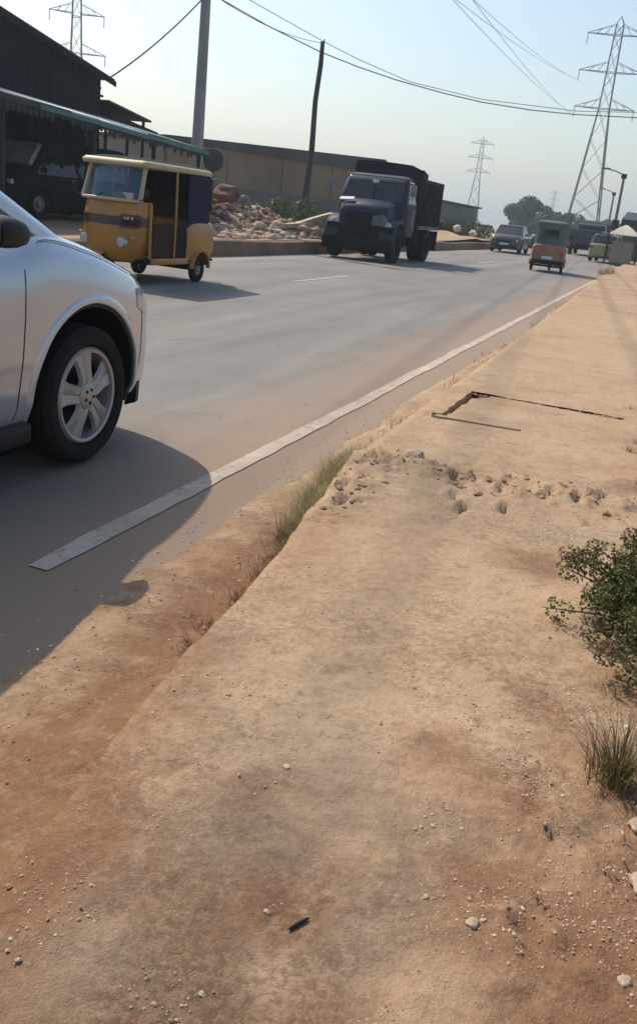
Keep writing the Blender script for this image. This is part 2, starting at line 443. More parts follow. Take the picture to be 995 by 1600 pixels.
# raised pavement, dusty and broken; its left edge is a concrete step
DR = (-1.16, -.02, 5.80, 6.86)           # drain opening x0 x1 y0 y1
ys = np.unique(np.concatenate([np.arange(-2, 1, .1), np.arange(1, 5.4, .022), np.arange(5.4, 9, .045), np.arange(9, 30, .2), np.arange(30, 140, 2.0), [DR[2], DR[3]]]).round(4))
us = np.concatenate([np.arange(0, 1.9, .022), np.arange(1.9, 4, .15), np.arange(4, 30, 2.0)])
U, Y = np.meshgrid(us, ys)
X = edge(Y) + U + .012 * fbm(Y, Y * 0, 3.0, 4) * (U < .5)
# snap columns to the drain opening
Z = .132 + .012 * fbm(X, Y, .9, 4) + .0055 * fbm(X, Y, 7, 4)
Z += .05 * sstep(.35, 1.6, X) * (1 - sstep(8, 14, Y))
rough = (1 - sstep(2.6, 3.4, Y))
Z += rough * .006 * fbm(X, Y, 16, 3) + rough * .012 * fbm(X + 9, Y, 2.4, 3)
yr = 4.42 + .10 * (X + .5) + .10 * fbm(X, X * 0, 2.2, 3)
Z += .040 * np.exp(-((Y - yr) / .16) ** 2) * (.75 + 1.0 * fbm(X, Y, 4.5, 3))
Z += .020 * np.exp(-((Y - yr + .35) / .3) ** 2)
rg = np.random.default_rng(11)
def blob(Z, cx, cy, a, b_, ang, h_):
    c, s = math.cos(ang), math.sin(ang); dx, dy = X - cx, Y - cy
    u = (dx * c + dy * s) / a; v = (-dx * s + dy * c) / b_
    return Z + h_ * np.exp(-(u * u + v * v) ** 1.5)
env = np.exp(-((Y - yr) / .17) ** 2) + .55 * np.exp(-((Y - 3.95) / .30) ** 2 - ((X + .55) / .30) ** 2) + .8 * np.exp(-((X - edge(Y) - .10) / .13) ** 2) * sstep(3.3, 3.7, Y) * (1 - sstep(4.5, 4.8, Y))
rid = np.abs(fbm(X * 1.0 + .35 * Y, Y * .62, 6.5, 4))
Z += env * (.055 * (.30 - rid))
for (cx, cy) in ((-.74, 4.33), (-.66, 4.43), (-.57, 4.40), (-.43, 3.99), (-.60, 3.86), (-.50, 4.30), (-.68, 4.05), (-.27, 4.40), (-.14, 4.38), (-1.16, 3.86), (-1.10, 3.62), (-.02, 4.50)):
    Z = blob(Z, cx, cy, rg.uniform(.045, .085), rg.uniform(.014, .022), R(78 + rg.random() * 30), -.034)
    Z = blob(Z, cx - .028, cy + .01, .07, .018, R(82), .022)
for k in range(150):
    Z = blob(Z, rg.uniform(-1.2, .2), rg.normal(4.40, .14), rg.uniform(.012, .032), rg.uniform(.008, .018), rg.uniform(0, 3), rg.choice([-.014, .016, .02]))
for k in range(80):
    Z = blob(Z, rg.uniform(-1.27, -1.0), rg.uniform(3.3, 4.7), rg.uniform(.012, .035), rg.uniform(.008, .02), rg.uniform(0, 3), rg.choice([-.014, .016, .02]))
for k in range(240):
    Z = blob(Z, rg.uniform(-.7, .5), rg.uniform(1.0, 2.3), rg.uniform(.010, .035), rg.uniform(.006, .016), rg.uniform(0, 3), rg.choice([-.006, .005, .008]))
for k in range(110):
    Z = blob(Z, rg.uniform(-.02, .3), rg.uniform(1.2, 2.1), rg.uniform(.012, .03), rg.uniform(.006, .016), rg.uniform(0, 3), rg.choice([-.012, .012, .016]))
for k in range(4):
    Z = blob(Z, -.70 + k * .018 + 0.0, 1.12 + k * .006, .07, .006, R(60), -.006)
def soil(lst, amp=1.0):
    a = np.zeros_like(X)
    for cx, cy, r_ in lst: a = np.maximum(a, amp * np.exp(-(((X - cx) ** 2 + (Y - cy) ** 2 * .7) / (r_ * 1.15) ** 2)))
    return a
ENEAR = np.exp(-(np.maximum(U, 0) / .16) ** 2) * (1 - sstep(1.9, 2.6, Y))
SOIL = {'red_soil': np.maximum(.8 * ENEAR, soil([(.06, 2.08, .14), (-.04, 2.26, .11), (-.09, 1.8, .11), (.12, 1.43, .15), (.2, 1.33, .15), (-.05, 1.45, .12), (.15, 1.71, .1), (-.25, 1.91, .1), (-.41, 1.26, .08), (.2, 1.9, .15), (.1, 1.1, .14), (.25, 2.5, .2), (.1, 4.9, .12)], .9)),
        'grey_soil': soil([(-.61, 1.4, .11), (-.46, 1.41, .1), (-.32, 1.57, .13), (-.22, 1.42, .12), (-.41, 1.76, .08), (-.64, 1.02, .11), (-.17, 1.63, .09), (-.25, 1.25, .09), (-.9, 4.2, .3)]),
        'pale_soil': soil([(-.55, 1.97, .15), (-.35, 2.01, .14), (-.31, 2.85, .24), (-.98, 2.72, .16), (-.76, 3.16, .2), (-.99, 2.35, .1), (-.09, 1.17, .13), (-.36, 1.13, .07), (-.01, 2.48, .1), (-.9, 1.63, .09), (-.38, 5.45, .32), (-.94, 5.12, .23), (-.5, 7.8, .9), (-.4, 10.5, 1.2), (-.6, 14, 2)]),
        'brown_soil_and_vignette': np.maximum(1.1 * (1 - sstep(1.15, 2.1, Y - .2 * X)) + .3 * sstep(-.15, .2, X) * (1 - sstep(1.8, 2.4, Y)), soil([(-.68, 1.3, .12), (-.45, 1.32, .12), (-.29, 1.29, .1), (-.6, 1.52, .09), (-.2, 3.4, .15), (-.44, 1.05, .09)]))}  # near ground darkened: browner soil plus lens vignette put into the colour
PAVE_Z = Z.copy(); PX = X.copy(); PY = Y.copy()
# crumbled lip and the vertical face of the step
lip = (U < .03)
Z = np.where(lip, Z - .006 - .012 * np.abs(fbm(X, Y, 6, 3)), Z)
V = np.stack([X, Y, Z], -1)
skirt = V[:, :1].copy(); skirt[..., 0] -= .006; skirt[..., 2] = -.08
V = np.concatenate([skirt, V], 1)
ny, nx = V.shape[:2]
cx_ = (V[:-1, :-1, 0] + V[1:, 1:, 0]) / 2; cy_ = (V[:-1, :-1, 1] + V[1:, 1:, 1]) / 2
keep = ~((cx_ > DR[0]) & (cx_ < DR[1]) & (cy_ > DR[2]) & (cy_ < DR[3]))
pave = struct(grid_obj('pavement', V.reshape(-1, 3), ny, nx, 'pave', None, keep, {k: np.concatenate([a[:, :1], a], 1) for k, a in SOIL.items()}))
def pave_z(x, y):
    j = np.argmin(np.abs(PY[:, 0] - y)); i = np.argmin(np.abs(PX[j] - x)); return float(PAVE_Z[j, i])

# drain pit and its cover slab
pf = []
for k in range(420):
    e_ = random.random(); pf.append((DR[0] + .02 + 1.1 * e_, DR[3] - .012 + random.gauss(0, .008)) if k % 2 else (random.uniform(-1.14, -.7), DR[2] + .012 + random.gauss(0, .008)))
b = BM(); x0, x1, y0, y1 = DR[0] - .05, DR[1] + .05, DR[2] - .05, DR[3] + .05
vv = [b.verts.new(p) for p in ((x0, y0, .115), (x1, y0, .115), (x1, y1, .115), (x0, y1, .115), (x0, y0, .055), (x1, y0, .055), (x1, y1, .055), (x0, y1, .055))]
b.faces.new(vv[4:8])
for k in range(4): b.faces.new((vv[k], vv[(k + 1) % 4], vv[4 + (k + 1) % 4], vv[4 + k]))
struct(obj('drain_pit', b, 'pit', pave, smooth=0))
def slab_mesh(poly, zt, th, m, name, parent, nsub=12, jit=.009):
    b = BM(); pts = []
    for k in range(len(poly)):
        p, q = Vector(poly[k]), Vector(poly[(k + 1) % len(poly)])
        for j in range(nsub):
            t = j / nsub; r_ = p.lerp(q, t); r_ += Vector((random.uniform(-1, 1), random.uniform(-1, 1))) * jit; pts.append((r_.x, r_.y, zt(r_.x, r_.y)))
    vs = poly_prism(b, pts, (0, 0, -th))
    return obj(name, b, m, parent, smooth=30)
# rim stones of the opening, and the cover
zt0 = lambda x, y: .134 + .004 * math.sin(x * 5) + .004 * math.cos(y * 7)
slab_mesh([(-1.115, 5.822), (-.75, 5.806), (-.55, 5.77), (.02, 5.76), (.02, 6.835), (-.95, 6.842), (-1.02, 6.72), (-1.085, 6.60)], lambda x, y: .132 - .010 * (x + 1.1) + .002 * math.sin(y * 9), .09, 'pave', 'drain_cover', pave)
slab_mesh([(-1.20, 5.79), (-1.145, 5.80), (-1.135, 6.84), (-1.19, 6.88)], lambda x, y: .146, .12, 'pave', 'drain_rim', pave)
slab_mesh([(-1.19, 5.72), (-.62, 5.75), (-.62, 5.775), (-1.16, 5.79)], lambda x, y: .142, .1, 'pave', 'drain_rim', pave)

# far side: raised verge behind a brown kerb
b = BM(); secs = []
for k in range(0, 70):
    y = -6 + k * 1.6; wz = .34 + .02 * math.sin(k * 1.3) + random.uniform(-.008, .008); wx = -9.62 + .02 * math.sin(k * .7)
    secs.append([(wx, y, -.05), (wx - .015, y, wz - .03), (wx - .05, y, wz), (wx - .22, y, wz + .005), (wx - .25, y, wz - .02), (wx - .25, y, -.05)])
loft(b, secs)
struct(obj('kerb', b, 'kerb', smooth=40))
ys = np.concatenate([np.arange(-5, 34, .25), np.arange(34, 140, 2)]); xs = np.concatenate([np.arange(-9.84, -20, -.25), np.arange(-20, -130, -6)])
X, Y = np.meshgrid(xs, ys)
Z = .335 + .05 * fbm(X, Y, .7, 4) * sstep(-9.9, -10.6, X)
def bump_at(cx, cy, rx, ry, h_): return h_ * np.exp(-(((X - cx) / rx) ** 2 + ((Y - cy) / ry) ** 2))
for a in ((-11.6, 23.6, .9, 1.6, .32), (-11.3, 26.4, .8, 1.2, .26), (-12.9, 25.4, 1.0, 1.5, .75), (-12.6, 27.6, 1.2, 1.4, .55), (-13.6, 23.8, .9, 1.2, .85), (-11.0, 29, .7, 1.2, .2), (-12, 52, 2.5, 6, .35), (-11.8, 44, 1.2, 4, .25)):
    Z = Z + bump_at(*a) * (1 + .8 * fbm(X, Y, 1.5, 3))
left_z = (xs, ys, Z.copy())
struct(grid_obj('verge', np.stack([X, Y, Z], -1).reshape(-1, 3)[:, :], len(ys), len(xs), 'laterite'))
def verge_z(x, y):
    return float(left_z[2][np.argmin(np.abs(left_z[1] - y)), np.argmin(np.abs(left_z[0] - x))])

# ================================================================== VEHICLES
def wheel_mesh_parts(parent, c, r, wd, side, rim_r, style='alloy', detail=1):
    """tyre + rim; axis X; side=+1 -> outer face at +x"""
    x, y, z = c; n = 40 if detail else 20
    hw = wd / 2
    b = BM()
    prof = [(-hw * .62, rim_r), (-hw * .92, rim_r + .02), (-hw, (r + rim_r) / 2), (-hw * .96, r - .03), (-hw * .74, r - .004), (0, r), (hw * .74, r - .004), (hw * .96, r - .03), (hw, (r + rim_r) / 2), (hw * .92, rim_r + .02), (hw * .62, rim_r)]
    lathe(b, prof, n, 'X', c, closed=True)
    tyre = obj('tyre', b, 'rubber', parent, 30)
    if style == 'alloy':
        b = BM(); o = side * hw
        # barrel and lip
        lathe(b, [(x_ * side, r_) for x_, r_ in [(-hw * .6, rim_r - .03), (hw * .55, rim_r - .028), (hw * .86, rim_r - .022), (hw * .90, rim_r - .008), (hw * .78, rim_r + .004), (-hw * .6, rim_r + .004)]], n, 'X', c, closed=True)
        # five broad spokes
        for k in range(5):
            a = R(90 + 72 * k + 8); ca, sa = math.cos(a), math.sin(a)
            secs = []
            for rr, hwid, off, th in ((.045, .050, .80, .03), (.09, .048, .86, .03), (rim_r * .62, .056, .80, .028), (rim_r * .86, .080, .74, .026), (rim_r - .012, .105, .72, .02)):
                s = []
                for (dw, dx) in ((-1, -.5), (-.8, .1), (-.12, .0), (0, -.22), (.12, .0), (.8, .1), (1, -.5), (0, -1.2)):
                    px = (off * hw + dx * th) * side; py = rr * ca - dw * hwid * sa; pz = rr * sa + dw * hwid * ca
                    s.append((x + px, y + py, z + pz))
                secs.append(s)
            loft(b, secs)
        lathe(b, [(side * hw * .5, .07), (side * hw * .86, .066), (side * hw * .93, .05), (side * hw * .95, .02)], 20, 'X', c)
        rim = obj('rim', b, 'alloy', parent, 40)
        b = BM()
        lathe(b, [(side * hw * .05, rim_r - .035), (side * hw * .10, rim_r - .035)], 28, 'X', c)
        obj('brake_disc', b, 'trim', parent, 0)
        b = BM()
        for k in range(5):
            a = R(126 + 72 * k + 8)
            lathe(b, [(side * hw * .9, .011), (side * hw * .98, .008)], 8, 'X', (x, y + .034 * math.cos(a), z + .034 * math.sin(a)))
        obj('wheel_nut', b, 'trim', parent, 30)
    else:
        b = BM()
        lathe(b, [(side * hw * .1, rim_r), (side * hw * .55, rim_r * .97), (side * hw * .62, rim_r * .85), (side * hw * .25, rim_r * .7), (side * hw * .3, rim_r * .42), (side * hw * .8, rim_r * .34), (side * hw * .85, rim_r * .2)], 20, 'X', c)
        obj('rim', b, 'steel' if style == 'steel' else 'truckdark', parent, 40)
    return tyre

def rr_ring(y0, y1, hw, z, rad, n=6):
    """rounded rectangle ring in plan"""
    pts = []
    for cx, cy, a0 in ((hw - rad, y1 - rad, 0), (-(hw - rad), y1 - rad, 90), (-(hw - rad), y0 + rad, 180), (hw - rad, y0 + rad, 270)):
        for k in range(n + 1):
            a = R(a0 + 90 * k / n); pts.append((cx + rad * math.cos(a), cy + rad * math.sin(a), z))
    return pts

FX = (0, .5, .84, .945, .982, 1.0, .998, .99, .975, .93, .82, .45)
FT = (0, 0, 0, .045, .14, .40, .60, .74, .85, .935, .985, 1.012)
class CarBody:
    def __init__(s, WY, WX, TY, TZ, BY, BZ):
        s.W = lambda y: itp(WY, WX, y); s.T = lambda y: itp(TY, TZ, y); s.B = lambda y: itp(BY, BZ, y)
        s.y0, s.y1 = WY[0], WY[-1]
    def sec(s, y):
        w_, t, bt = s.W(y), s.T(y), s.B(y); half = [(w_ * fx, bt + (t - bt) * ft) for fx, ft in zip(FX, FT)]
        full = half + [(0, bt + (t - bt) * 1.02)] + [(-x, z) for x, z in half[:0:-1]]
        return [(x, y, z) for x, z in full]
    def xat(s, y, z):
        w_, t, bt = s.W(y), s.T(y), s.B(y); f = (z - bt) / (t - bt)
        return w_ * float(np.interp(f, FT[2:], FX[2:]))
    def mesh(s, name, m, parent, cuts=(), n=80):
        b = BM(); u = [s.y0 + (s.y1 - s.y0) * (.5 - .5 * math.cos(math.pi * k / n)) * .55 + (s.y1 - s.y0) * k / n * .45 for k in range(n + 1)]
        loft(b, [s.sec(y) for y in u])
        bmesh.ops.recalc_face_normals(b, faces=b.faces)
        o = obj(name, b, m, parent, 0)
        if cuts:
            c = BM()
            for (y, z, r_, xin) in cuts:
                for sd in (-1, 1): lathe(c, [(sd * xin, r_), (sd * 1.3, r_)], 56, 'X', (0, y, z))
            bmesh.ops.recalc_face_normals(c, faces=c.faces)
            co = obj('cutter', c, m, parent, 0)
            md = o.modifiers.new('cut', 'BOOLEAN'); md.operation = 'DIFFERENCE'; md.object = co; md.solver = 'EXACT'
            bpy.context.view_layer.update()
            dg = bpy.context.evaluated_depsgraph_get()
            me = bpy.data.meshes.new_from_object(o.evaluated_get(dg))
            o.modifiers.clear(); old = o.data; o.data = me; bpy.data.meshes.remove(old)
            cm = co.data; bpy.data.objects.remove(co); bpy.data.meshes.remove(cm)
        me = o.data
        me.polygons.foreach_set('use_smooth', [True] * len(me.polygons)); me.set_sharp_from_angle(angle=R(38))
        return o

def pillar(bm, p, q, wid, th, outward):
    """flat bar from p to q"""
    p, q = Vector(p), Vector(q); d = (q - p).normalized(); o = Vector(outward); o = (o - d * o.dot(d)).normalized(); s = d.cross(o)
    secs = []
    for c in (p, q):
        secs.append([c + s * wid * a + o * th * b_ for a, b_ in ((-1, -1), (-1, .5), (-.6, 1), (.6, 1), (1, .5), (1, -1))])
    loft(bm, secs)

# ------------------------------------------------------------------ white SUV
def make_suv():
    t = thing('white_suv', 'white sport utility car passing close by on the near lane', 'car', (-3.405, 2.40, 0))
    body = CarBody([-2.30, -2.24, -2.05, -1.7, -1.3, 0, 1.0, 1.36, 1.75, 1.98, 2.12, 2.21, 2.25],
                   [.60, .74, .86, .90, .915, .92, .92, .925, .905, .845, .74, .56, .38],
                   [-2.30, -2.15, -1.2, .3, .85, 1.05, 1.4, 1.72, 1.98, 2.12, 2.21, 2.25],
                   [.95, 1.08, 1.10, 1.085, 1.10, 1.145, 1.085, .995, .895, .80, .71, .64],
                   [-2.30, -2.1, -1.5, 1.6, 2.05, 2.25], [.42, .34, .25, .25, .25, .30])
    body.mesh('body', 'white', t, [(1.36, .352, .452, .5), (-1.30, .352, .452, .5)])
    b0 = [o for o in t.children if o.name.startswith('body')][0]
    # arch lips and liners
    for yc in (1.36, -1.30):
        for sd in (-1, 1):
            b = BM(); n = 34; secs = []
            for k in range(n + 1):
                a = R(-8 + 196 * k / n); yy = yc + math.cos(a) * .466; z_ = .352 + math.sin(a) * .466
                xx = body.xat(yy, max(z_, .27)); ca, sa = math.cos(a), math.sin(a)
                def pt(rad, dx): return (sd * (xx + dx), yc + ca * rad, .352 + sa * rad)
                secs.append([pt(.448, -.05), pt(.448, .002), pt(.454, .008), pt(.472, .0075), pt(.486, .003), pt(.500, -.008), pt(.49, -.05)])
            loft(b, secs); obj('arch_lip', b, 'white', b0, 40)
            b = BM(); secs = []
            for k in range(n + 1):
                a = R(-14 + 208 * k / n); ca, sa = math.cos(a), math.sin(a); yy = yc + ca * .43
                xo = body.xat(yy, max(.3, .352 + sa * .452)) - .012
                secs.append([(sd * .50, yc + ca * .449, .352 + sa * .449), (sd * xo, yc + ca * .449, .352 + sa * .449), (sd * xo, yc + ca * .430, .352 + sa * .430), (sd * .50, yc + ca * .430, .352 + sa * .430)])
            loft(b, secs); lathe(b, [(sd * .50, .44), (sd * .515, .44)], 28, 'X', (0, yc, .352))
            obj('wheel_arch_liner', b, 'trim', b0, 40)
    # black lower trim: sills and chin
    for sd in (-1, 1):
        b = BM(); box(b, sd * .80 if sd > 0 else -.918, .918 if sd > 0 else -.80, -.84, .90, .20, .30, .02, 2); obj('sill', b, 'trim', t)
    b = BM(); secs = []
    for k in range(25):
        s_ = -1 + 2 * k / 24; a = abs(s_) ** 1.0
        ang = s_ * R(84); px = math.sin(ang) * .90; py = 1.80 + math.cos(ang) ** .8 * .445
        nx, ny = math.sin(ang), math.cos(ang)
        secs.append([(px - nx * .10, py - ny * .10, .20), (px - nx * .035, py - ny * .035, .225), (px - nx * .03, py - ny * .03, .34), (px - nx * .10, py - ny * .10, .31)])
    loft(b, secs); obj('front_lip', b, 'trim', t)
    # cabin
    belt = (-2.12, 1.27, .835, 1.05); roof = (-1.80, .24, .66, 1.655)
    b = BM(); lv = []
    for k in range(9):
        s_ = k / 8; e = s_ ** 1.12
        lv.append(rr_ring(belt[0] + (roof[0] - belt[0]) * s_ ** 1.5, belt[1] + (roof[1] - belt[1]) * s_, belt[2] + (roof[2] - belt[2]) * e, belt[3] + (1.60 - belt[3]) * s_, .16))
    loft(b, lv); obj('window_glass', b, 'carglass', t, 50)
    b = BM(); lv = []
    for z_, g in ((1.585, .012), (1.61, .008), (1.64, -.03), (1.66, -.10), (1.668, -.30)):
        lv.append(rr_ring(roof[0] - g * 1.0, roof[1] + g + .03, roof[2] + g, z_, .16))
    loft(b, lv); obj('roof', b, 'white', t, 50)
    for sd in (-1, 1):
        b = BM(); pts = []
        for k in range(9):
            s_ = k / 8; x_ = .835 + (.66 - .835) * s_ ** 1.12 - .028; y_ = 1.27 + (.24 - 1.27) * s_ - .055; z_ = 1.05 + .55 * s_
            pts.append(Vector((sd * x_, y_, z_)))
        secs = []
        for k, p in enumerate(pts):
            d = (pts[min(k + 1, 8)] - pts[max(k - 1, 0)]).normalized(); o = Vector((sd, .5, .3)); o = (o - d * o.dot(d)).normalized(); s2 = d.cross(o)
            wd = .055
            secs.append([p + s2 * wd * a_ + o * .028 * b_ for a_, b_ in ((-1, -1), (-1, .3), (-.6, .9), (.6, .9), (1, .3), (1, -1))])
        loft(b, secs); obj('front_pillar', b, 'white', t, 50)
        for (yb, yt, m_) in ((.02, -.15, 'trim'), (-1.02, -1.05, 'trim'), (-1.85, -1.62, 'white')):
            b = BM(); pillar(b, (sd * .822, yb, 1.07), (sd * .655, yt, 1.60), .05 if m_ == 'trim' else .14, .014, (sd, 0, .3)); obj('pillar', b, m_, t)
        # belt moulding, door seams and handles
        b = BM(); pts = [(sd * (body.xat(y, 1.0) - .075), y, 1.078) for y in np.linspace(-1.9, .95, 20)]; tube(b, pts, .012, 6); obj('belt_moulding', b, 'trim', t)
        for ys_ in (.83, -.16):
            b = BM(); tube(b, [(sd * (body.xat(ys_, z_) - .0005), ys_ + (.05 * (z_ - .6) if ys_ < 0 else .10 * (z_ - .6)), z_) for z_ in np.linspace(.32, 1.02, 14)], .0035, 5)
            obj('door_seam', b, 'trim', t)
        for yh in (.02, -1.0):
            b = BM(); tube(b, [(sd * (.915), yh - .1, .90), (sd * .955, yh - .07, .905), (sd * .955, yh + .07, .905), (sd * .915, yh + .1, .90)], .013, 8); obj('door_handle', b, 'white', t)
        b = BM(); tube(b, [(sd * body.W(y) * .935, y, body.B(y) + (body.T(y) - body.B(y)) * .934 + .001) for y in np.linspace(1.0, 2.02, 24)], .002, 5); obj('bonnet_seam', b, 'trim', t)
        b = BM(); tube(b, [(sd * (body.xat(1.86 + .05 * (z_ - .5), z_) - .0005), 1.86 + .05 * (z_ - .5), z_) for z_ in np.linspace(.42, .76, 12)], .003, 5); obj('bumper_seam', b, 'trim', t)
        # mirror: white shell with black base and glass facing backwards
        mr = BM(); secs = []
        for k, (yy, sx, sz) in enumerate(((.62, .064, .052), (.66, .072, .060), (.72, .070, .058), (.78, .058, .046), (.82, .034, .026), (.832, .010, .008))):
            ring = []
            for q in range(20):
                a = 2 * math.pi * q / 20; ca, sa = math.cos(a), math.sin(a); e = .62
                ring.append((sd * (.965 + math.copysign(abs(ca) ** e, ca) * sx), yy - .05, 1.13 + math.copysign(abs(sa) ** e, sa) * sz - .012 * ca))
            secs.append(ring)
        loft(mr, secs); mo = obj('mirror_shell', mr, 'trim', t, 50)
        b = BM(); box(b, .915 if sd > 0 else -1.018, 1.018 if sd > 0 else -.915, .562, .576, 1.090, 1.166, .006, 2); obj('mirror_glass', b, 'carglass', mo)
        b = BM(); box(b, .80 if sd > 0 else -.96, .93 if sd > 0 else -.80, .60, .74, 1.06, 1.10, .015, 2); obj('mirror_foot', b, 'trim', mo)
        # headlamp following the wing
        b = BM(); secs = []
        for k in range(13):
            y_ = 1.80 + .37 * (k / 12); zc = .80 - .06 * (k / 12); hh = .025 + .05 * math.sin(math.pi * (.15 + .75 * k / 12))
            ring = []
            for q in range(8):
                a = 2 * math.pi * q / 8; z_ = zc + hh * math.sin(a); xx = body.xat(y_, min(z_, body.T(y_) - .03)); ring.append((sd * (xx - .03 + .034 * (1 if math.cos(a) > -.1 else 0)), y_, z_))
            secs.append(ring)
        loft(b, secs); obj('headlamp', b, 'lamp', t, 60)
        b = BM(); box(b, .72 if sd > 0 else -.86, .86 if sd > 0 else -.72, -2.27, -2.05, .90, 1.12, .03, 2); obj('tail_lamp', b, 'redlens', t)
    b = BM(); box(b, -.42, .42, 2.18, 2.262, .58, .70, .02, 2); obj('grille', b, 'trim', t)
    b = BM(); box(b, -.30, .30, 2.18, 2.262, .36, .50, .02, 2); obj('lower_intake', b, 'trim', t)
    for yc in (1.36, -1.30):
        for sd in (-1, 1):
            wroot = bpy.data.objects.new('wheel', None); COL.objects.link(wroot); wroot.parent = t
            wheel_mesh_parts(wroot, (sd * .80, yc, .345), .345, .225, sd, .238)
    b = BM(); box(b, -.5, .5, -1.9, 1.9, .27, .33); obj('underbody', b, 'trim', t)
    return t
make_suv()

# ------------------------------------------------------------------ three-wheelers
def make_tuk(name, label, loc, rotz, paint='tukyellow', band='tukband', hood='canvas', rear='tukyellow', trim='tukcream'):
    t = thing(name, label, 'tricycle taxi', loc, rotz); t.scale = (.89, 1, 1)
    L = lambda nm, b, m, sm=38, p=t: obj(nm, b, m, p, sm)
    # nose: rounded cowl, plan narrows towards the front
    b = BM(); secs = []
    for z_, hw, yf, yb in ((.30, .38, .96, .62), (.36, .44, 1.05, .58), (.55, .50, 1.11, .55), (.78, .535, 1.11, .55), (.97, .545, 1.07, .55), (1.09, .545, 1.02, .56), (1.13, .535, .99, .58)):
        ring = []
        for k in range(17):
            s_ = -1 + 2 * k / 16; x_ = math.copysign(abs(s_) ** .85, s_) * hw; y_ = yb + (yf - yb) * (1 - abs(s_) ** 3.2) ** .6
            ring.append((x_, y_, z_))
        ring += [(-hw, yb, z_)][:0]
        secs.append(ring)
    loft(b, secs); nose = L('front_cowl', b, paint)
    def nose_pt(s_, z_, out=.006):
        zs = (.30, .36, .55, .78, .97, 1.09, 1.13); HW = (.38, .44, .50, .535, .545, .545, .535); YF = (.96, 1.05, 1.11, 1.11, 1.07, 1.02, .99); YB = (.62, .58, .55, .55, .55, .56, .58)
        hw, yf, yb = (float(np.interp(z_, zs, q)) for q in (HW, YF, YB)); hw += out; yf += out
        return (math.copysign(abs(s_) ** .85, s_) * hw, yb + (yf - yb) * (1 - min(1, abs(s_)) ** 3.2) ** .6, z_)
    # maroon band round the cowl, lozenge badge on the driver's left
    def patch(nm, s0, s1, z0, z1, m, out, parent, n=14, taper=0):
        b = BM(); secs = []
        for k in range(n + 1):
            f_ = k / n; s_ = s0 + (s1 - s0) * f_; tp = taper * max(0, abs(f_ - .5) * 2 - .7) / .3
            za, zb_ = z0 + (z1 - z0) * .5 * tp, z1 - (z1 - z0) * .5 * tp
            secs.append([nose_pt(s_, za, out), nose_pt(s_, zb_, out), nose_pt(s_, zb_, out - .02), nose_pt(s_, za, out - .02)])
        loft(b, secs); return L(nm, b, m, 38, parent)
    patch('band', -.985, .985, .80, .92, band, .006, nose, 30)
    bd = patch('badge', -.95, -.45, .77, .955, 'tukband', .012, nose, 12, .5)
    patch('badge_panel', -.90, -.52, .805, .90, 'brown_int', .016, nose, 12, .3)
    for s0, s1 in ((-.78, -.745), (-.70, -.66), (-.63, -.595)):
        patch('lettering', s0, s1, .885, .925, 'palepaint', .019, nose, 3)
    # lamps
    for sd in (-1, 1):
        b = BM(); lathe(b, [(.98, .07), (1.075, .07), (1.085, .06), (1.09, .03)], 20, 'Y', (sd * .33, 0.0, .58)); L('headlamp', b, 'lamp')
        b = BM(); box(b, sd * .46 - .03, sd * .46 + .03, .93, .99, .62, .67, .01); L('indicator', b, 'amber')
    # front wheel, fender and fork
    wr = bpy.data.objects.new('wheel', None); COL.objects.link(wr); wr.parent = t
    wheel_mesh_parts(wr, (0, 1.06, .205), .205, .10, 1, .105, 'steel', 0)
    b = BM(); secs = []
    for k in range(15):
        a = R(5 + 170 * k / 14); ca, sa = math.cos(a), math.sin(a)
        secs.append([(-.085, 1.06 + ca * .225, .205 + sa * .225), (0, 1.06 + ca * .245, .205 + sa * .245), (.085, 1.06 + ca * .225, .205 + sa * .225), (.075, 1.06 + ca * .215, .205 + sa * .215), (-.075, 1.06 + ca * .215, .205 + sa * .215)])
    loft(b, secs); L('front_fender', b, paint)
    b = BM(); tube(b, [(.07, 1.06, .205), (.07, .98, .55)], .018, 8); tube(b, [(-.07, 1.06, .205), (-.07, .98, .55)], .018, 8); L('fork', b, 'truckdark')
    # floor pan and yellow side rails
    b = BM(); box(b, -.60, .60, -1.22, .75, .29, .345, .015); L('floor_pan', b, 'truckdark')
    for sd in (-1, 1):
        b = BM(); box(b, sd * .62 - .025, sd * .62 + .025, -.45, .66, .29, .38, .015, 2); L('side_rail', b, paint)
    # windscreen with frame
    def ws(x_, s_): return (x_ * (1 - .06 * s_) * .93, .86 - .15 * s_ + (.155 - .05 * s_) * (1 - abs(x_ / .56) ** 2.6), 1.135 + .455 * s_)
    b = BM(); n = 10; A = [[b.verts.new(ws(-.53 + 1.06 * i / n, .04 + .92 * j / 4)) for i in range(n + 1)] for j in range(5)]
    for j in range(4):
        for i in range(n): b.faces.new((A[j][i], A[j][i + 1], A[j + 1][i + 1], A[j + 1][i]))
    L('windscreen', b, 'clear')
    for sd in (-1, 1):
        b = BM(); pts = [Vector(ws(sd * .555, s_)) + Vector((0, -.005, 0)) for s_ in (-.03, .25, .5, .75, 1.0)]
        tube(b, pts, [.042, .036, .034, .034, .04], 8); L('windscreen_pillar', b, trim if paint == 'tukyellow' else paint)
    b = BM(); tube(b, [Vector(ws(-.56 + 1.12 * i / 10, 0)) + Vector((0, .012, 0)) for i in range(11)], .022, 8); L('windscreen_sill', b, trim)
    b = BM(); tube(b, [ws(.18, .05), ws(-.2, .42)], .008, 6); L('wiper', b, 'trim')
    b = BM(); box(b, -.42, -.12, .88, .95, 1.15, 1.24, .01); L('dashboard_papers', b, 'palepaint')
    # roof: cream rim and dark hood
    b = BM(); secs = [rr_ring(-1.18 - g, .84 + g, .60 + g, z_, .10 + g) for z_, g in ((1.585, -.012), (1.595, .008), (1.625, .016), (1.65, .004), (1.675, -.045))]
    loft(b, secs); L('roof_rim', b, trim)
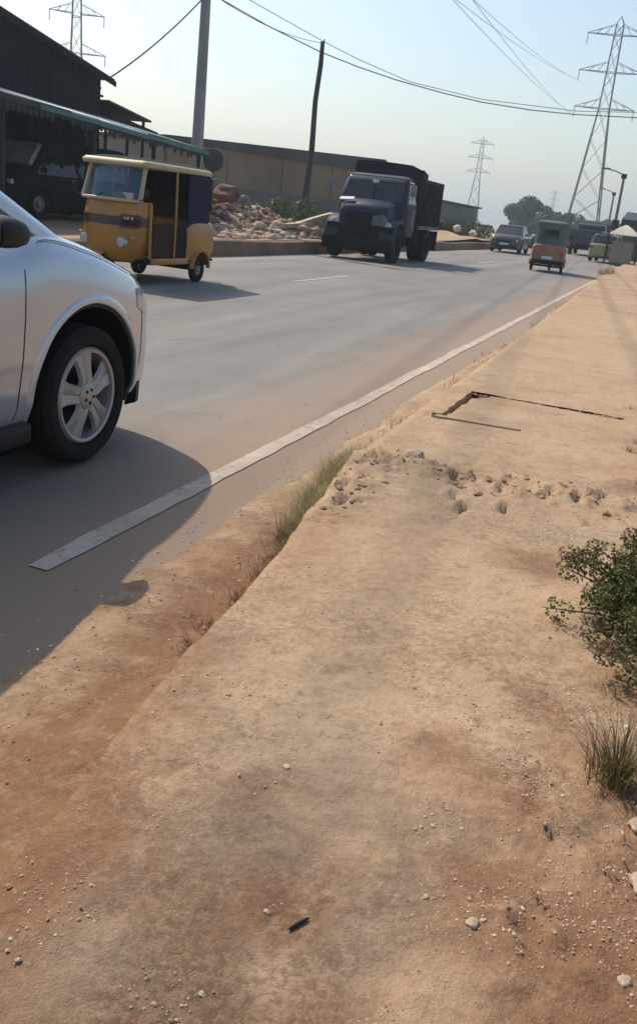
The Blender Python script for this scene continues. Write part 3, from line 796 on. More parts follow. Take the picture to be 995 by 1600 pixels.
    b = BM(); secs = [rr_ring(-1.16 - g, .80 + g, .58 + g, z_, .12) for z_, g in ((1.672, -.03), (1.695, -.09), (1.712, -.18), (1.72, -.30))]
    loft(b, secs); L('roof_hood', b, hood)
    # rear canvas: back, rear quarters with window
    b = BM(); ring = []
    outer = [(.60, -.42), (.605, -.8), (.60, -1.10), (.50, -1.19), (-.50, -1.19), (-.60, -1.10), (-.605, -.8), (-.60, -.42)]
    loft(b, [[(x_ * (1.0 if z_ < 1.2 else .985), y_, z_) for x_, y_ in outer] + [(x_ * .96, y_ + .03 if abs(y_) > 1.15 else y_, z_) for x_, y_ in outer[::-1]] for z_ in (.80, 1.1, 1.35, 1.60)]); L('rear_canvas', b, 'canvasblue' if hood == 'canvas' else hood)
    b = BM(); box(b, -.30, .30, -1.205, -1.185, 1.12, 1.42, .01); L('rear_window', b, 'carglass')
    # mid post and rail
    for sd in (-1, 1):
        b = BM(); tube(b, [(sd * .605, -.02, .36), (sd * .61, -.02, 1.0), (sd * .59, -.03, 1.60)], .020, 8); L('door_post', b, paint)
        b = BM(); tube(b, [(sd * .55, .60, .36), (sd * .55, .62, 1.12)], .03, 8); L('front_post', b, paint)
        # dark panels in the side openings, standing in for the shaded interior
        b = BM(); box(b, sd * .585 - .008, sd * .585 + .008, .00, .58, .36, .86, .004); L('front_opening_shade', b, 'brown_int')
        b = BM(); box(b, sd * .585 - .008, sd * .585 + .008, -.44, -.03, .36, .90, .004); L('rear_opening_shade', b, 'canvas')
    # seats
    b = BM(); box(b, -.26, .26, .10, .42, .38, .72, .04, 2); box(b, -.26, .26, .06, .14, .72, 1.05, .03, 2); L('driver_seat', b, 'canvas')
    b = BM(); box(b, -.54, .54, -.80, -.30, .36, .70, .05, 2); box(b, -.54, .54, -.92, -.78, .66, 1.20, .05, 2); L('passenger_bench', b, 'brown_int')
    b = BM(); tube(b, [(-.32, .74, 1.02), (-.12, .82, 1.06), (.12, .82, 1.06), (.32, .74, 1.02)], .016, 8); tube(b, [(0, .84, .5), (0, .82, 1.06)], .03, 8); L('handlebar', b, 'trim')
    # rear body with wheel arches
    rb = CarBody([-1.34, -1.30, -1.1, -.8, -.5, -.40], [.50, .60, .65, .66, .64, .61], [-1.34, -1.28, -.8, -.4], [.86, .92, .93, .90], [-1.34, -1.2, -.9, -.4], [.42, .38, .33, .31])
    rbo = rb.mesh('rear_body', rear, t, [(-.80, .22, .26, .36)], 30)
    for sd in (-1, 1):
        b = BM(); secs = []
        for k in range(15):
            a = R(0 + 180 * k / 14); ca, sa = math.cos(a), math.sin(a)
            secs.append([(sd * .62, -.80 + ca * .255, .22 + sa * .255), (sd * .685, -.80 + ca * .255, .22 + sa * .255), (sd * .69, -.80 + ca * .28, .22 + sa * .28), (sd * .62, -.80 + ca * .30, .22 + sa * .30)])
        loft(b, secs); L('rear_fender', b, rear, 40, rbo)
        wr = bpy.data.objects.new('wheel', None); COL.objects.link(wr); wr.parent = t
        wheel_mesh_parts(wr, (sd * .58, -.80, .205), .205, .11, sd, .105, 'steel', 0)
        b = BM(); box(b, sd * .52 - .05, sd * .52 + .05, -1.36, -1.30, .60, .72, .012); L('tail_lamp', b, 'redlens')
        b = BM(); tube(b, [(sd * .50, .88, 1.14), (sd * .64, .92, 1.18), (sd * .66, .91, 1.24)], .009, 6); box(b, sd * .66 - .04, sd * .66 + .04, .89, .91, 1.20, 1.31, .008, 2); L('mirror', b, 'trim')
    b = BM(); tube(b, [(-.55, -1.36, .33), (-.5, -1.42, .33), (.5, -1.42, .33), (.55, -1.36, .33)], .022, 8); L('rear_bumper', b, 'truckdark')
    b = BM(); box(b, -.2, .2, -1.355, -1.335, .44, .54, .005); L('number_plate', b, 'plate')
    b = BM(); box(b, -.62, .62, -1.2, -.42, .26, .30); tube(b, [(-.58, -.8, .205), (.58, -.8, .205)], .035, 8); L('rear_axle', b, 'truckdark')
    return t
make_tuk('tricycle_taxi', 'yellow three-wheeled taxi with maroon band coming towards camera beside the white car', (-7.33, 12.30, 0), R(180))
make_tuk('tricycle_taxi', 'small far three-wheeled taxi seen from behind with red-brown tail panel', (-3.75, 34.2, 0), R(3), 'redbrown', 'brown_int', 'greycloth', 'redbrown', 'greycloth')

# ------------------------------------------------------------------ tipper truck
def make_truck(name, label, loc, rotz, cabm='truckblue', bedm='truckbed'):
    t = thing(name, label, 'truck', loc, rotz)
    L = lambda nm, b, m, p=t, sm=35: obj(nm, b, m, p, sm)
    b = BM(); box(b, -.45, -.33, .0, 4.9, .62, .82, .01); box(b, .33, .45, .0, 4.9, .62, .82, .01)
    for y in (.2, 1.6, 3.0, 4.4): box(b, -.36, .36, y, y + .12, .64, .80)
    tube(b, [(-.9, 1.15, .5), (.9, 1.15, .5)], .09, 10); tube(b, [(-.85, 4.32, .5), (.85, 4.32, .5)], .07, 10)
    L('chassis', b, 'truckdark')
    # cab shell
    b = BM(); secs = []
    for z_, y0, y1, hw in ((.75, 2.78, 3.95, 1.02), (1.2, 2.76, 4.0, 1.04), (1.62, 2.76, 3.98, 1.04), (2.2, 2.80, 3.72, .95), (2.34, 2.86, 3.62, .90), (2.40, 3.0, 3.48, .78)):
        secs.append(rr_ring(y0, y1, hw, z_, .12))
    loft(b, secs); cab = L('cab', b, cabm)
    # windscreen panes, side windows
    def scr(x_, s_): return (x_ * (1 - .055 * s_), 4.005 - .27 * s_, 1.66 + .55 * s_)
    for sd in (-1, 1):
        b = BM(); poly_prism(b, [scr(sd * .03, 0), scr(sd * .90, 0), scr(sd * .90, .92), scr(sd * .03, .96)], (0, -.02, -.008)); L('windscreen_pane', b, 'carglass', cab)
        b = BM(); poly_prism(b, [(sd * 1.035, 2.95, 1.66), (sd * 1.035, 3.80, 1.66), (sd * .955, 3.58, 2.18), (sd * .955, 2.98, 2.18)], (-sd * .03, 0, 0)); L('side_window', b, 'carglass', cab)
        b = BM(); box(b, sd * 1.05 - .012, sd * 1.05 + .012, 2.92, 3.82, .86, 1.60, .01); dr = L('door', b, cabm, cab)
        b = BM(); box(b, sd * 1.075 - .012, sd * 1.075 + .012, 2.98, 3.10, 1.44, 1.48, .006); L('door_handle', b, 'steel', cab)
        # front wings
        b = BM(); secs = []
        for k in range(13):
            a = R(-12 + 200 * k / 12); ca, sa = math.cos(a), math.sin(a)
            secs.append([(sd * .62, 4.32 + ca * .56, .54 + sa * .56), (sd * 1.04, 4.32 + ca * .56, .54 + sa * .56), (sd * 1.06, 4.32 + ca * .60, .54 + sa * .60), (sd * 1.02, 4.32 + ca * .66, .54 + sa * .66), (sd * .62, 4.32 + ca * .68, .54 + sa * .68)])
        loft(b, secs); L('front_wing', b, cabm)
        b = BM(); lathe(b, [(4.62, .13), (4.80, .13), (4.83, .10), (4.84, .03)], 18, 'Y', (sd * .78, 0, .98)); L('headlamp', b, 'lamp')
        b = BM(); tube(b, [(sd * .98, 3.9, 1.75), (sd * 1.22, 4.12, 1.82), (sd * 1.22, 4.12, 2.2), (sd * .96, 3.7, 2.25)], .014, 6); box(b, sd * 1.22 - .09, sd * 1.22 + .09, 4.09, 4.13, 1.86, 2.16, .015, 2); L('mirror', b, 'steel')
        b = BM(); box(b, sd * .86 - .2, sd * .86 + .2, 2.3, 2.7, .55, .95, .05, 2); L('fuel_tank', b, 'truckdark')
    b = BM(); tube(b, [(-.96, 3.56, 2.30), (-.9, 3.70, 2.33), (.9, 3.70, 2.33), (.96, 3.56, 2.30)], .022, 8); L('cab_drip_rail', b, 'truckgrey', cab)
    b = BM(); box(b, -.12, .06, 3.93, 3.96, 2.14, 2.22, .01); L('visor_sticker', b, 'plate', cab)
    # bonnet
    b = BM(); secs = []
    for y, hw, zt in ((3.9, .80, 1.68), (4.25, .78, 1.63), (4.60, .75, 1.56), (4.72, .72, 1.48), (4.77, .68, 1.36)):
        secs.append([(-hw, y, .72), (hw, y, .72), (hw, y, zt - .22), (hw * .95, y, zt - .08), (hw * .75, y, zt), (0, y, zt + .025), (-hw * .75, y, zt), (-hw * .95, y, zt - .08), (-hw, y, zt - .22)])
    loft(b, secs); bo = L('bonnet', b, cabm)
    b = BM()
    for k in range(9): box(b, -.46, .46, 4.765, 4.80, .78 + k * .062, .78 + k * .062 + .034, .006)
    L('grille', b, 'truckdark', bo)
    b = BM(); box(b, -1.04, 1.04, 4.92, 5.08, .26, .62, .04, 2); box(b, -.5, -.4, 4.75, 4.95, .4, .6); box(b, .4, .5, 4.75, 4.95, .4, .6); L('bumper', b, 'truckdark')
    b = BM(); box(b, -1.0, 1.0, 4.68, 4.93, .30, .98, .04, 2); L('front_apron', b, 'truckdark')
    b = BM(); poly_prism(b, [(.36, 4.62, 1.60), (.78, 4.62, 1.57), (.78, 4.50, 1.64), (.36, 4.50, 1.67)], (0, .03, .03)); L('white_board', b, 'plate', bo)
    b = BM(); poly_prism(b, [(-.30, 4.845, .98), (-.66, 4.845, .96), (-.80, 4.845, 1.12), (-.62, 4.845, 1.30), (-.34, 4.845, 1.24)], (0, -.06, 0)); L('bare_patch', b, 'truckgrey', bo)
    b = BM(); poly_prism(b, [(-1.066, 3.05, 1.0), (-1.066, 3.40, 1.05), (-1.066, 3.34, 1.5), (-1.066, 3.12, 1.52)], (.02, 0, 0)); L('faded_patch', b, 'truckgrey', cab)
    # tipper bed: each board and each rib on its own
    bed = bpy.data.objects.new('tipper_bed', None); COL.objects.link(bed); bed.parent = t
    b = BM(); box(b, -1.06, 1.06, -.05, 2.62, .98, 1.10, .01); L('bed_floor', b, bedm, bed)
    b = BM(); box(b, -1.08, 1.08, 2.56, 2.66, 1.10, 2.62, .02); L('headboard', b, bedm, bed)
    b = BM(); poly_prism(b, [(-1.08, 2.60, 2.62), (1.08, 2.60, 2.62), (1.0, 2.60, 2.78), (.2, 2.60, 2.80), (-.7, 2.60, 2.76)], (0, .06, 0)); L('headboard_top', b, bedm, bed)
    b = BM(); poly_prism(b, [(-1.06, 2.0, 2.36), (-1.06, 2.62, 2.36), (-1.06, 2.62, 2.66), (-1.06, 2.0, 2.56)], (.05, 0, 0)); poly_prism(b, [(1.06, 2.0, 2.36), (1.06, 2.62, 2.36), (1.06, 2.62, 2.66), (1.06, 2.0, 2.56)], (-.05, 0, 0)); L('side_extension', b, bedm, bed)
    for sd in (-1, 1):
        for k in range(3):
            z0 = 1.10 + k * .42; b = BM(); box(b, sd * 1.055 - .022, sd * 1.055 + .022, -.02, 2.58, z0, z0 + .405, .012); L('side_board', b, bedm, bed)
        for k in range(8):
            y0 = .02 + k * .345; b = BM(); box(b, sd * 1.10 - .03, sd * 1.10 + .03, y0, y0 + .09, 1.02, 2.40, .012); L('side_rib', b, bedm, bed)
        b = BM(); box(b, sd * 1.09 - .035, sd * 1.09 + .035, -.06, 2.60, .98, 1.09, .012); L('bed_rail', b, 'truckgrey' if sd < 0 else bedm, bed)
        b = BM(); box(b, sd * 1.08 - .035, sd * 1.08 + .035, -.06, 2.60, 2.36, 2.42, .012); L('top_rail', b, bedm, bed)
        b = BM(); box(b, sd * .85 - .26, sd * .85 + .26, -.02, .02, .35, .95, .01); L('mud_flap', b, 'rubber')
    b = BM(); box(b, -1.06, 1.06, -.10, -.04, 1.05, 2.36, .015); L('tailgate', b, bedm, bed)
    b = BM(); box(b, -1.0, 1.0, .0, 2.55, 1.9, 2.15, .1, 2); L('sand_load', b, 'laterite', bed)
    for sd in (-1, 1):
        wr = bpy.data.objects.new('wheel', None); COL.objects.link(wr); wr.parent = t
        wheel_mesh_parts(wr, (sd * .88, 4.32, .49), .49, .26, sd, .26, 'dark', 0)
        for dx in (.68, .96):
            wr = bpy.data.objects.new('wheel', None); COL.objects.link(wr); wr.parent = t
            wheel_mesh_parts(wr, (sd * dx, 1.15, .50), .50, .25, sd, .26, 'dark', 0)
    return t
make_truck('tipper_truck', 'grimy dark blue tipper truck coming along the far lane', (-8.13, 30.25, 0), R(180))
# ------------------------------------------------------------------ far cars
def make_car(name, label, cat, loc, rotz, paint, Wd=1.7, L=4.3, hood=.92, nose=.72, belt=.95, roof=1.42, cab=(-1.7, .95, -1.1, .25), wr_=.31, rearz=.95):
    t = thing(name, label, cat, loc, rotz); h_ = L / 2; w_ = Wd / 2
    body = CarBody([-h_, -h_ + .06, -h_ + .3, -h_ + .8, 0, h_ - .8, h_ - .3, h_ - .08, h_], [w_ * .7, w_ * .86, w_ * .97, w_, w_, w_, w_ * .95, w_ * .8, w_ * .55],
                   [-h_, -h_ + .12, cab[0], cab[1], h_ - .3, h_ - .06, h_], [rearz - .14, rearz, belt, belt, hood, nose + .05, nose - .05], [-h_, -h_ + .3, h_ - .3, h_], [.36, .24, .22, .30])
    fy, ry = h_ - .85, -h_ + .85
    bo = body.mesh('body', paint, t, [(fy, wr_, wr_ + .06, w_ * .6), (ry, wr_, wr_ + .06, w_ * .6)], 36)
    b = BM(); lv = []
    for k in range(6):
        s_ = k / 5; lv.append(rr_ring(cab[0] + (cab[2] - cab[0]) * s_, cab[1] + (cab[3] - cab[1]) * s_, w_ * (.92 - .16 * s_), belt - .04 + (roof - .05 - belt + .04) * s_, .12))
    loft(b, lv); obj('window_glass', b, 'carglass', t, 50)
    b = BM(); loft(b, [rr_ring(cab[2] - g, cab[3] + g, w_ * .76 + g, z_, .12) for z_, g in ((roof - .06, .02), (roof - .03, .015), (roof, -.05), (roof + .01, -.2))]); obj('roof', b, paint, t, 50)
    for sd in (-1, 1):
        for yb, yt in ((cab[1] - .07, cab[3] - .03), ((cab[0] + cab[1]) / 2, (cab[2] + cab[3]) / 2), (cab[0] + .07, cab[2] + .05)):
            b = BM(); pillar(b, (sd * (w_ * .90), yb, belt - .02), (sd * (w_ * .755), yt, roof - .04), .04, .02, (sd, 0, .2)); obj('pillar', b, paint, t)
        b = BM(); box(b, sd * w_ * .68 - .15, sd * w_ * .68 + .15, h_ - .16, h_ - .05, nose - .10, nose + .02, .03, 2); obj('headlamp', b, 'lamp', t)
        b = BM(); box(b, sd * w_ * .75 - .12, sd * w_ * .75 + .12, -h_ - .005, -h_ + .1, rearz - .28, rearz - .10, .02, 2); obj('tail_lamp', b, 'redlens', t)
        b = BM(); box(b, sd * (w_ + .08) - .08, sd * (w_ + .08) + .08, cab[1] - .25, cab[1] - .15, belt, belt + .12, .03, 2); obj('mirror', b, paint, t)
        for yc in (fy, ry):
            wr = bpy.data.objects.new('wheel', None); COL.objects.link(wr); wr.parent = t
            wheel_mesh_parts(wr, (sd * (w_ - .11), yc, wr_), wr_, .19, sd, .19, 'steel', 0)
    b = BM(); box(b, -w_ * .45, w_ * .45, h_ - .10, h_ + .01, nose - .22, nose - .04, .02); obj('grille', b, 'trim', t)
    b = BM(); box(b, -w_ * .8, w_ * .8, h_ - .16, h_ + .02, .28, .46, .05, 2); obj('bumper', b, 'trim', t)
    b = BM(); box(b, -.25, .25, h_ + .012, h_ + .03, .42, .53, .004); obj('number_plate', b, 'plate', t)
    b = BM(); box(b, -w_ * .7, w_ * .7, -h_ + .3, h_ - .3, .2, .3); obj('underbody', b, 'trim', t)
    return t
make_car('saloon_car', 'dark grey-green saloon car coming along the far lane behind the tipper truck', 'car', (-8.05, 52.8, 0), R(180), 'greygreen', roof=1.45)
make_car('minivan', 'small grey-green van following the dark saloon on the far lane', 'van', (-8.4, 72.0, 0), R(178), 'teal', 1.75, 4.2, 1.05, .8, 1.08, 1.85, (-1.95, 1.5, -1.85, .9), .31, 1.1)
make_car('hatchback_car', 'yellow-green car pulled up on the right margin by the awning kiosk', 'car', (-3.0, 56.2, .02), R(-6), 'ygreen', 1.6, 3.7, .95, .75, .98, 1.5, (-1.72, .8, -1.35, .2), .30, 1.0)
make_car('parked_van', 'dark van with pale windscreen parked under the green market canopy', 'van', (-14.5, 20.0, .36), R(172), 'shed', 1.75, 4.3, 1.0, .8, 1.02, 1.75, (-1.95, 1.5, -1.85, .85), .31, 1.1)
pv = [o for o in bpy.data.objects if o.name == 'parked_van'][0]
b = BM(); poly_prism(b, [(-.68, 1.40, 1.14), (.68, 1.40, 1.14), (.58, .98, 1.62), (-.58, .98, 1.62)], (0, .10, .06)); obj('windscreen', b, mat('pale_sheen_windscreen', (.26, .31, .38), .35, .2, 2), pv, 0)  # sheen of the glass is put into the pane's pale colour
# dark lorry ahead on the near lane
def make_lorry():
    t = thing('cargo_lorry', 'dark teal lorry far ahead beyond the small three-wheeler', 'truck', (-5.2, 66.5, 0), 0)
    L = lambda nm, b, m, p=t: obj(nm, b, m, p, 35)
    b = BM(); box(b, -1.1, 1.1, 0, 4.6, .75, 1.75, .05, 2); L('cargo_box', b, 'teal')
    b = BM(); loft(b, [rr_ring(4.7, 6.3, 1.05, z_, .12) for z_ in (.6, 1.4)] + [rr_ring(4.75, 6.1, .98, 2.1, .12), rr_ring(4.9, 5.9, .85, 2.2, .12)]); L('cab', b, 'teal')
    b = BM(); box(b, -.9, .9, 4.66, 4.74, 1.5, 2.0, .02); L('rear_window', b, 'carglass')
    b = BM(); box(b, -.4, .4, 0, 6, .5, .75); L('chassis', b, 'truckdark')
    b = BM(); box(b, -1.05, 1.05, -.08, .0, .40, .55, .02); L('rear_bumper', b, 'truckdark')
    for sd in (-1, 1):
        for yc in (1.2, 5.5):
            wr = bpy.data.objects.new('wheel', None); COL.objects.link(wr); wr.parent = t
            wheel_mesh_parts(wr, (sd * .9, yc, .45), .45, .26, sd, .24, 'dark', 0)
        b = BM(); box(b, sd * .9 - .12, sd * .9 + .12, -.06, -.02, .6, .72, .01); L('tail_lamp', b, 'redlens')
make_lorry()

# ================================================================== LEFT SIDE BUILDINGS
def corrug(bm, p0, p1, z0a, z0b, z1a, z1b, pitch=.16, amp=.02, nrm=(1, 0, 0)):
    """vertical corrugated sheet from p0 to p1 (xy); bottom and top heights vary linearly"""
    p0, p1 = Vector(p0), Vector(p1); ln = (p1 - p0).length; n = max(2, int(ln / pitch * 2)); nv = Vector(nrm[:2])
    lo, hi = [], []
    for k in range(n + 1):
        t = k / n; q = p0.lerp(p1, t) + nv * (amp if k % 2 else -amp)
        lo.append(bm.verts.new((q.x, q.y, z0a + (z0b - z0a) * t))); hi.append(bm.verts.new((q.x, q.y, z1a + (z1b - z1a) * t)))
    for k in range(n): bm.faces.new((lo[k], lo[k + 1], hi[k + 1], hi[k]))

# big dark shed: gable end faces the road
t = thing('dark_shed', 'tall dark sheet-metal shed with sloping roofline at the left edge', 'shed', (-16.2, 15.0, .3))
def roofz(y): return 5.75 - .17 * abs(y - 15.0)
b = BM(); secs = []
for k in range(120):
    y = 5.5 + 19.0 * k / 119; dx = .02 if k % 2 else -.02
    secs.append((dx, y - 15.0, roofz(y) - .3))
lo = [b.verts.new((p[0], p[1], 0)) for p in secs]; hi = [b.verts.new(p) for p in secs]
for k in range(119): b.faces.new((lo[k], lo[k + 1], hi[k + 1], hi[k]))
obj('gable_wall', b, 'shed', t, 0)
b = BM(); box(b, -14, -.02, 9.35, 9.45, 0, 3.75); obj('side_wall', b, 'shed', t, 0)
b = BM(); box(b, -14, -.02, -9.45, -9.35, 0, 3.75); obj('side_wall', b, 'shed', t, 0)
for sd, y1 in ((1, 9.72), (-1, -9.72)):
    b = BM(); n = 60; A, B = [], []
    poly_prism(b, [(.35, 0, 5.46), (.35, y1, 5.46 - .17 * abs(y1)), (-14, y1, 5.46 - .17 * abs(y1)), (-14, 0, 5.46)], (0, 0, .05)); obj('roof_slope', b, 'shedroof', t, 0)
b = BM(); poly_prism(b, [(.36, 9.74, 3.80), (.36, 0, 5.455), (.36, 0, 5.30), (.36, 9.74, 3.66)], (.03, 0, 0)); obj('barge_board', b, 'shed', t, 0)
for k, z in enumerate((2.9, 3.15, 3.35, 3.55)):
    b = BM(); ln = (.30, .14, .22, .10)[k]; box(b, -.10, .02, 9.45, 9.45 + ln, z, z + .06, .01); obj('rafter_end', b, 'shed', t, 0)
# lean-to beside it
t = thing('lean_to_shelter', 'low open lean-to roof against the dark shed', 'shelter', (-16.2, 25.6, .3))
b = BM(); poly_prism(b, [(0.3, -1.05, 3.22), (.3, 1.35, 2.94), (-4, 1.35, 2.94), (-4, -1.05, 3.22)], (0, 0, .06)); obj('roof_sheet', b, 'shedroof', t, 0)
b = BM(); poly_prism(b, [(0.5, -1.0, 2.86), (.5, 1.45, 2.62), (-4, 1.45, 2.62), (-4, -1.0, 2.86)], (0, 0, .05)); obj('lower_roof_sheet', b, 'shed', t, 0)
for y in (-.9, .3, 1.2):
    for x in (.1, -3.8):
        b = BM(); tube(b, [(x, y, 0), (x, y, 3.0)], .05, 6); obj('post', b, 'wood', t)
b = BM(); corrug(b, (-4, -1.05), (-4, 1.3), 0, 0, 3.1, 2.85); obj('back_wall', b, 'shed', t, 0)

# market canopy with green sheet front
t = thing('market_canopy', 'long market canopy with green sheet front edge above dark stalls', 'canopy', (-12.3, 18.5, .33))
def cz(y): return 2.26 - .032 * y
n = 14
for k in range(n):
    y0, y1 = -9.6 + k * 1.06, -9.6 + (k + 1) * 1.06 - .012; lift = random.uniform(-.012, .012)
    b = BM(); poly_prism(b, [(.12, y0, cz(y0) + lift), (.12, y1, cz(y1) + lift), (-3.9, y1, cz(y1) + .70), (-3.9, y0, cz(y0) + .70)], (0, 0, .03)); obj('roof_sheet', b, 'whitesheet' if k in (8, 9, 10) else ('greensheet' if k > 7 else 'shedroof'), t, 0)
    b = BM(); zb = random.uniform(.16, .24)
    poly_prism(b, [(.13, y0, cz(y0) - .005 + lift), (.13, y1, cz(y1) - .005 + lift), (.15, y1, cz(y1) - .10 + lift), (.15, y0, cz(y0) - .10 + lift)], (.012, 0, 0)); obj('front_fascia', b, 'greensheet' if k > 6 else 'darkvalance', t, 0)
    # ragged fringe hanging below the fascia
    b = BM(); m_ = 6
    for j in range(m_):
        a, c = y0 + (y1 - y0) * j / m_, y0 + (y1 - y0) * (j + 1) / m_; d = random.uniform(.04, .20)
        poly_prism(b, [(.11, a, cz(a) - .10), (.11, c, cz(c) - .10), (.10, c - .02, cz(c) - .12 - d * .7), (.10, (a + c) / 2, cz(a) - .12 - d), (.10, a + .03, cz(a) - .12 - d * .6)], (.01, 0, 0))
    obj('fringe', b, 'darkvalance', t, 0)
for y in (-9.3, -6.2, -3.1, 0, 2.6, 5.0):
    for x in (-.05, -3.7):
        b = BM(); tube(b, [(x, y, 0), (x, y, cz(y) + (.62 if x < -1 else .0))], .055, 8); obj('post', b, 'wood', t)
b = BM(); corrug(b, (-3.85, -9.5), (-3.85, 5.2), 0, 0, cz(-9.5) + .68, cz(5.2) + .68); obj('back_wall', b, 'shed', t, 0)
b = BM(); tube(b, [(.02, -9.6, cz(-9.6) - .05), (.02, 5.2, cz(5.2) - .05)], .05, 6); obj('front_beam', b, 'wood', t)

# long tan building behind
t = thing('tan_building', 'long tan rendered building with dark roof edge behind the rubble', 'building', (-19.2, 34.0, .3))
A, B_ = Vector((0, 0)), Vector((5.6, 10.6)); d = (B_ - A).normalized(); nv = Vector((d.y, -d.x))
def wallbox(bm, s0, s1, z0, z1, o0, o1, za=None):
    L_ = (B_ - A).length; P = [A + d * s0 * L_ + nv * o0, A + d * s1 * L_ + nv * o0, A + d * s1 * L_ + nv * o1, A + d * s0 * L_ + nv * o1]
    sl = .035 * L_
    lo = [bm.verts.new((p.x, p.y, z0)) for p in P]; f = [s0, s1, s1, s0]
    hi = [bm.verts.new((p.x, p.y, z1 + (sl * f_ if z1 > 2.5 else 0))) for p, f_ in zip(P, f)]
    bm.faces.new(lo[::-1]); bm.faces.new(hi)
    for k in range(4): bm.faces.new((lo[k], lo[(k + 1) % 4], hi[(k + 1) % 4], hi[k]))
b = BM(); wallbox(b, 0, 1.0, 0, 2.85, -.2, 0); obj('front_wall', b, 'tanwall', t, 0)
b = BM(); wallbox(b, -.01, .01, 0, 2.82, -9, -.2); obj('end_wall', b, 'greywall', t, 0)
b = BM(); wallbox(b, .99, 1.0, 0, 2.82, -9, -.2); obj('end_wall', b, 'greywall', t, 0)
b = BM(); wallbox(b, -.02, 1.02, 2.85, 2.99, -.3, .16); obj('roof_edge', b, 'coping', t, 0)
b = BM(); wallbox(b, -.02, 1.02, 2.99, 3.05, -9, .10); obj('roof', b, 'coping', t, 0)
b = BM(); wallbox(b, 0, 1.0, 0, 1.35, .003, .06); obj('grey_plinth', b, 'greywall', t, 0)
for s_ in (.25, .5, .75):
    b = BM(); wallbox(b, s_ - .008, s_ + .008, 1.36, 2.6, .003, .05); obj('pilaster', b, 'tanwall', t, 0)
# low grey block wall in front of it, blocks built
t = thing('block_wall', 'low unfinished grey block wall behind the rubble heap', 'wall', (-14.6, 28.0, .3), R(-22))
blk = None
for row in range(5):
    for k in range(12):
        if row == 4 and k in (0, 1, 5, 6, 7, 11): continue
        if row == 3 and k in (0, 6): continue
        if blk is None:
            b = BM(); box(b, -.1, .1, -.22, .22, 0, .215, .01); blk = obj('block', b, 'greywall', t, 0); o = blk
        else:
            o = blk.copy(); COL.objects.link(o)
        o.location = (random.uniform(-.01, .01), -2.6 + k * .455 + (row % 2) * .22, row * .225); o.parent = t
# small grey cabin beside the pole
t = thing('sheet_cabin', 'small grey sheet-metal cabin beside the concrete pole', 'cabin', (-13.0, 23.9, .35), R(-15))
b = BM(); box(b, -.8, .55, -.7, .7, 0, 1.35, .02); obj('cabin_wall', b, 'greywall', t)
b = BM(); poly_prism(b, [(-.95, -.85, 1.40), (.75, -.85, 1.36), (.75, .85, 1.36), (-.95, .85, 1.40)], (0, 0, .05)); obj('roof_sheet', b, 'pole', t, 0)
b = BM(); box(b, .55, .57, -.35, .35, .05, 1.15, .008); obj('door', b, 'coping', t)
t = thing('round_disc_sign', 'dark round disc on a bracket beside the concrete pole', 'sign', (-12.2, 24.1, .35))
b = BM(); tube(b, [(0, 0, 0), (0, 0, 1.75)], .03, 8); obj('post', b, 'wood', t)
b = BM(); lathe(b, [(-.05, .30), (-.03, .31), (.02, .31), (.03, .27), (.03, .05)], 24, 'Y', (0, 0, 1.88)); o = obj('disc', b, 'coping', t)

# ------------------------------------------------------------------ poles
t = thing('utility_pole', 'tall tapering grey concrete utility pole on the far verge', 'pole', (-14.95, 28.3, .3))
b = BM(); loft(b, [[(sx * w_, sy * w_, z_) for sx, sy in ((-1, -.8), (-.8, -1), (.8, -1), (1, -.8), (1, .8), (.8, 1), (-.8, 1), (-1, .8))] for z_, w_ in ((0, .165), (2.6, .15), (6.4, .122), (10.4, .09))]); obj('shaft', b, 'pole', t)
b = BM(); box(b, -.9, .9, -.06, .06, 9.6, 9.72, .01); obj('crossarm', b, 'pole', t)
for x in (-.8, -.3, .3, .8):
    b = BM(); lathe(b, [(9.72, .03), (9.78, .06), (9.82, .03), (9.86, .055), (9.92, .02)], 10, 'Z', (x, 0, 0)); obj('insulator', b, 'tukband', t)
t = thing('wooden_pole', 'thin crooked black wooden pole standing in the rubble', 'pole', (-15.0, 38.7, .3))
b = BM(); tube(b, [(-.08, 0, -.1), (-.02, 0, 1.6), (.04, 0, 3.3), (-.02, .02, 5.2), (.07, 0, 6.6), (.06, 0, 7.45)], [.15, .13, .125, .11, .105, .085], 10); obj('shaft', b, 'wood', t)
b = BM(); tube(b, [(.06, 0, 7.2), (.14, .02, 7.55)], .026, 6); obj('hook', b, 'wood', t)

def cable(label, pts, r_, m='wire', sag=0.0, group=None):
    b = BM(); P = []
    for (p, q) in zip(pts, pts[1:]):
        for k in range(24):
            t_ = k / 24; v = Vector(p).lerp(Vector(q), t_); v.z -= sag * 4 * t_ * (1 - t_); P.append(v)
    P.append(Vector(pts[-1])); tube(b, P, r_, 5)
    return tag(obj('cable', b, m), label, 'cable', group)
cable('thick sagging cable crossing the sky from the concrete pole to the right', [(-14.9, 28.2, 7.25), (-13.32, 29.59, 6.60), (-11.94, 30.8, 6.14), (-10.87, 31.74, 5.89), (-9.77, 32.71, 5.70), (-8.42, 33.89, 5.55), (-7.23, 34.94, 5.47), (-5.59, 36.39, 5.49), (-4.11, 37.69, 5.60), (-1.99, 39.55, 5.86), (2.5, 43.5, 6.6)], .017)
cable('upper thin cable starting higher on the concrete pole and merging with the thick one', [(-14.9, 28.2, 7.75), (-13.85, 29.12, 7.24), (-13.02, 29.86, 6.91), (-11.98, 30.77, 6.5), (-10.9, 31.72, 6.12), (-9.4, 33.04, 5.72), (-7.2, 34.96, 5.56), (-4.1, 37.7, 5.72), (2.5, 43.5, 6.75)], .011)
cable('lower thin cable running from the concrete pole to the crooked black pole', [(-14.95, 28.3, 7.3), (-14.95, 38.7, 7.7)], .011, sag=.25)
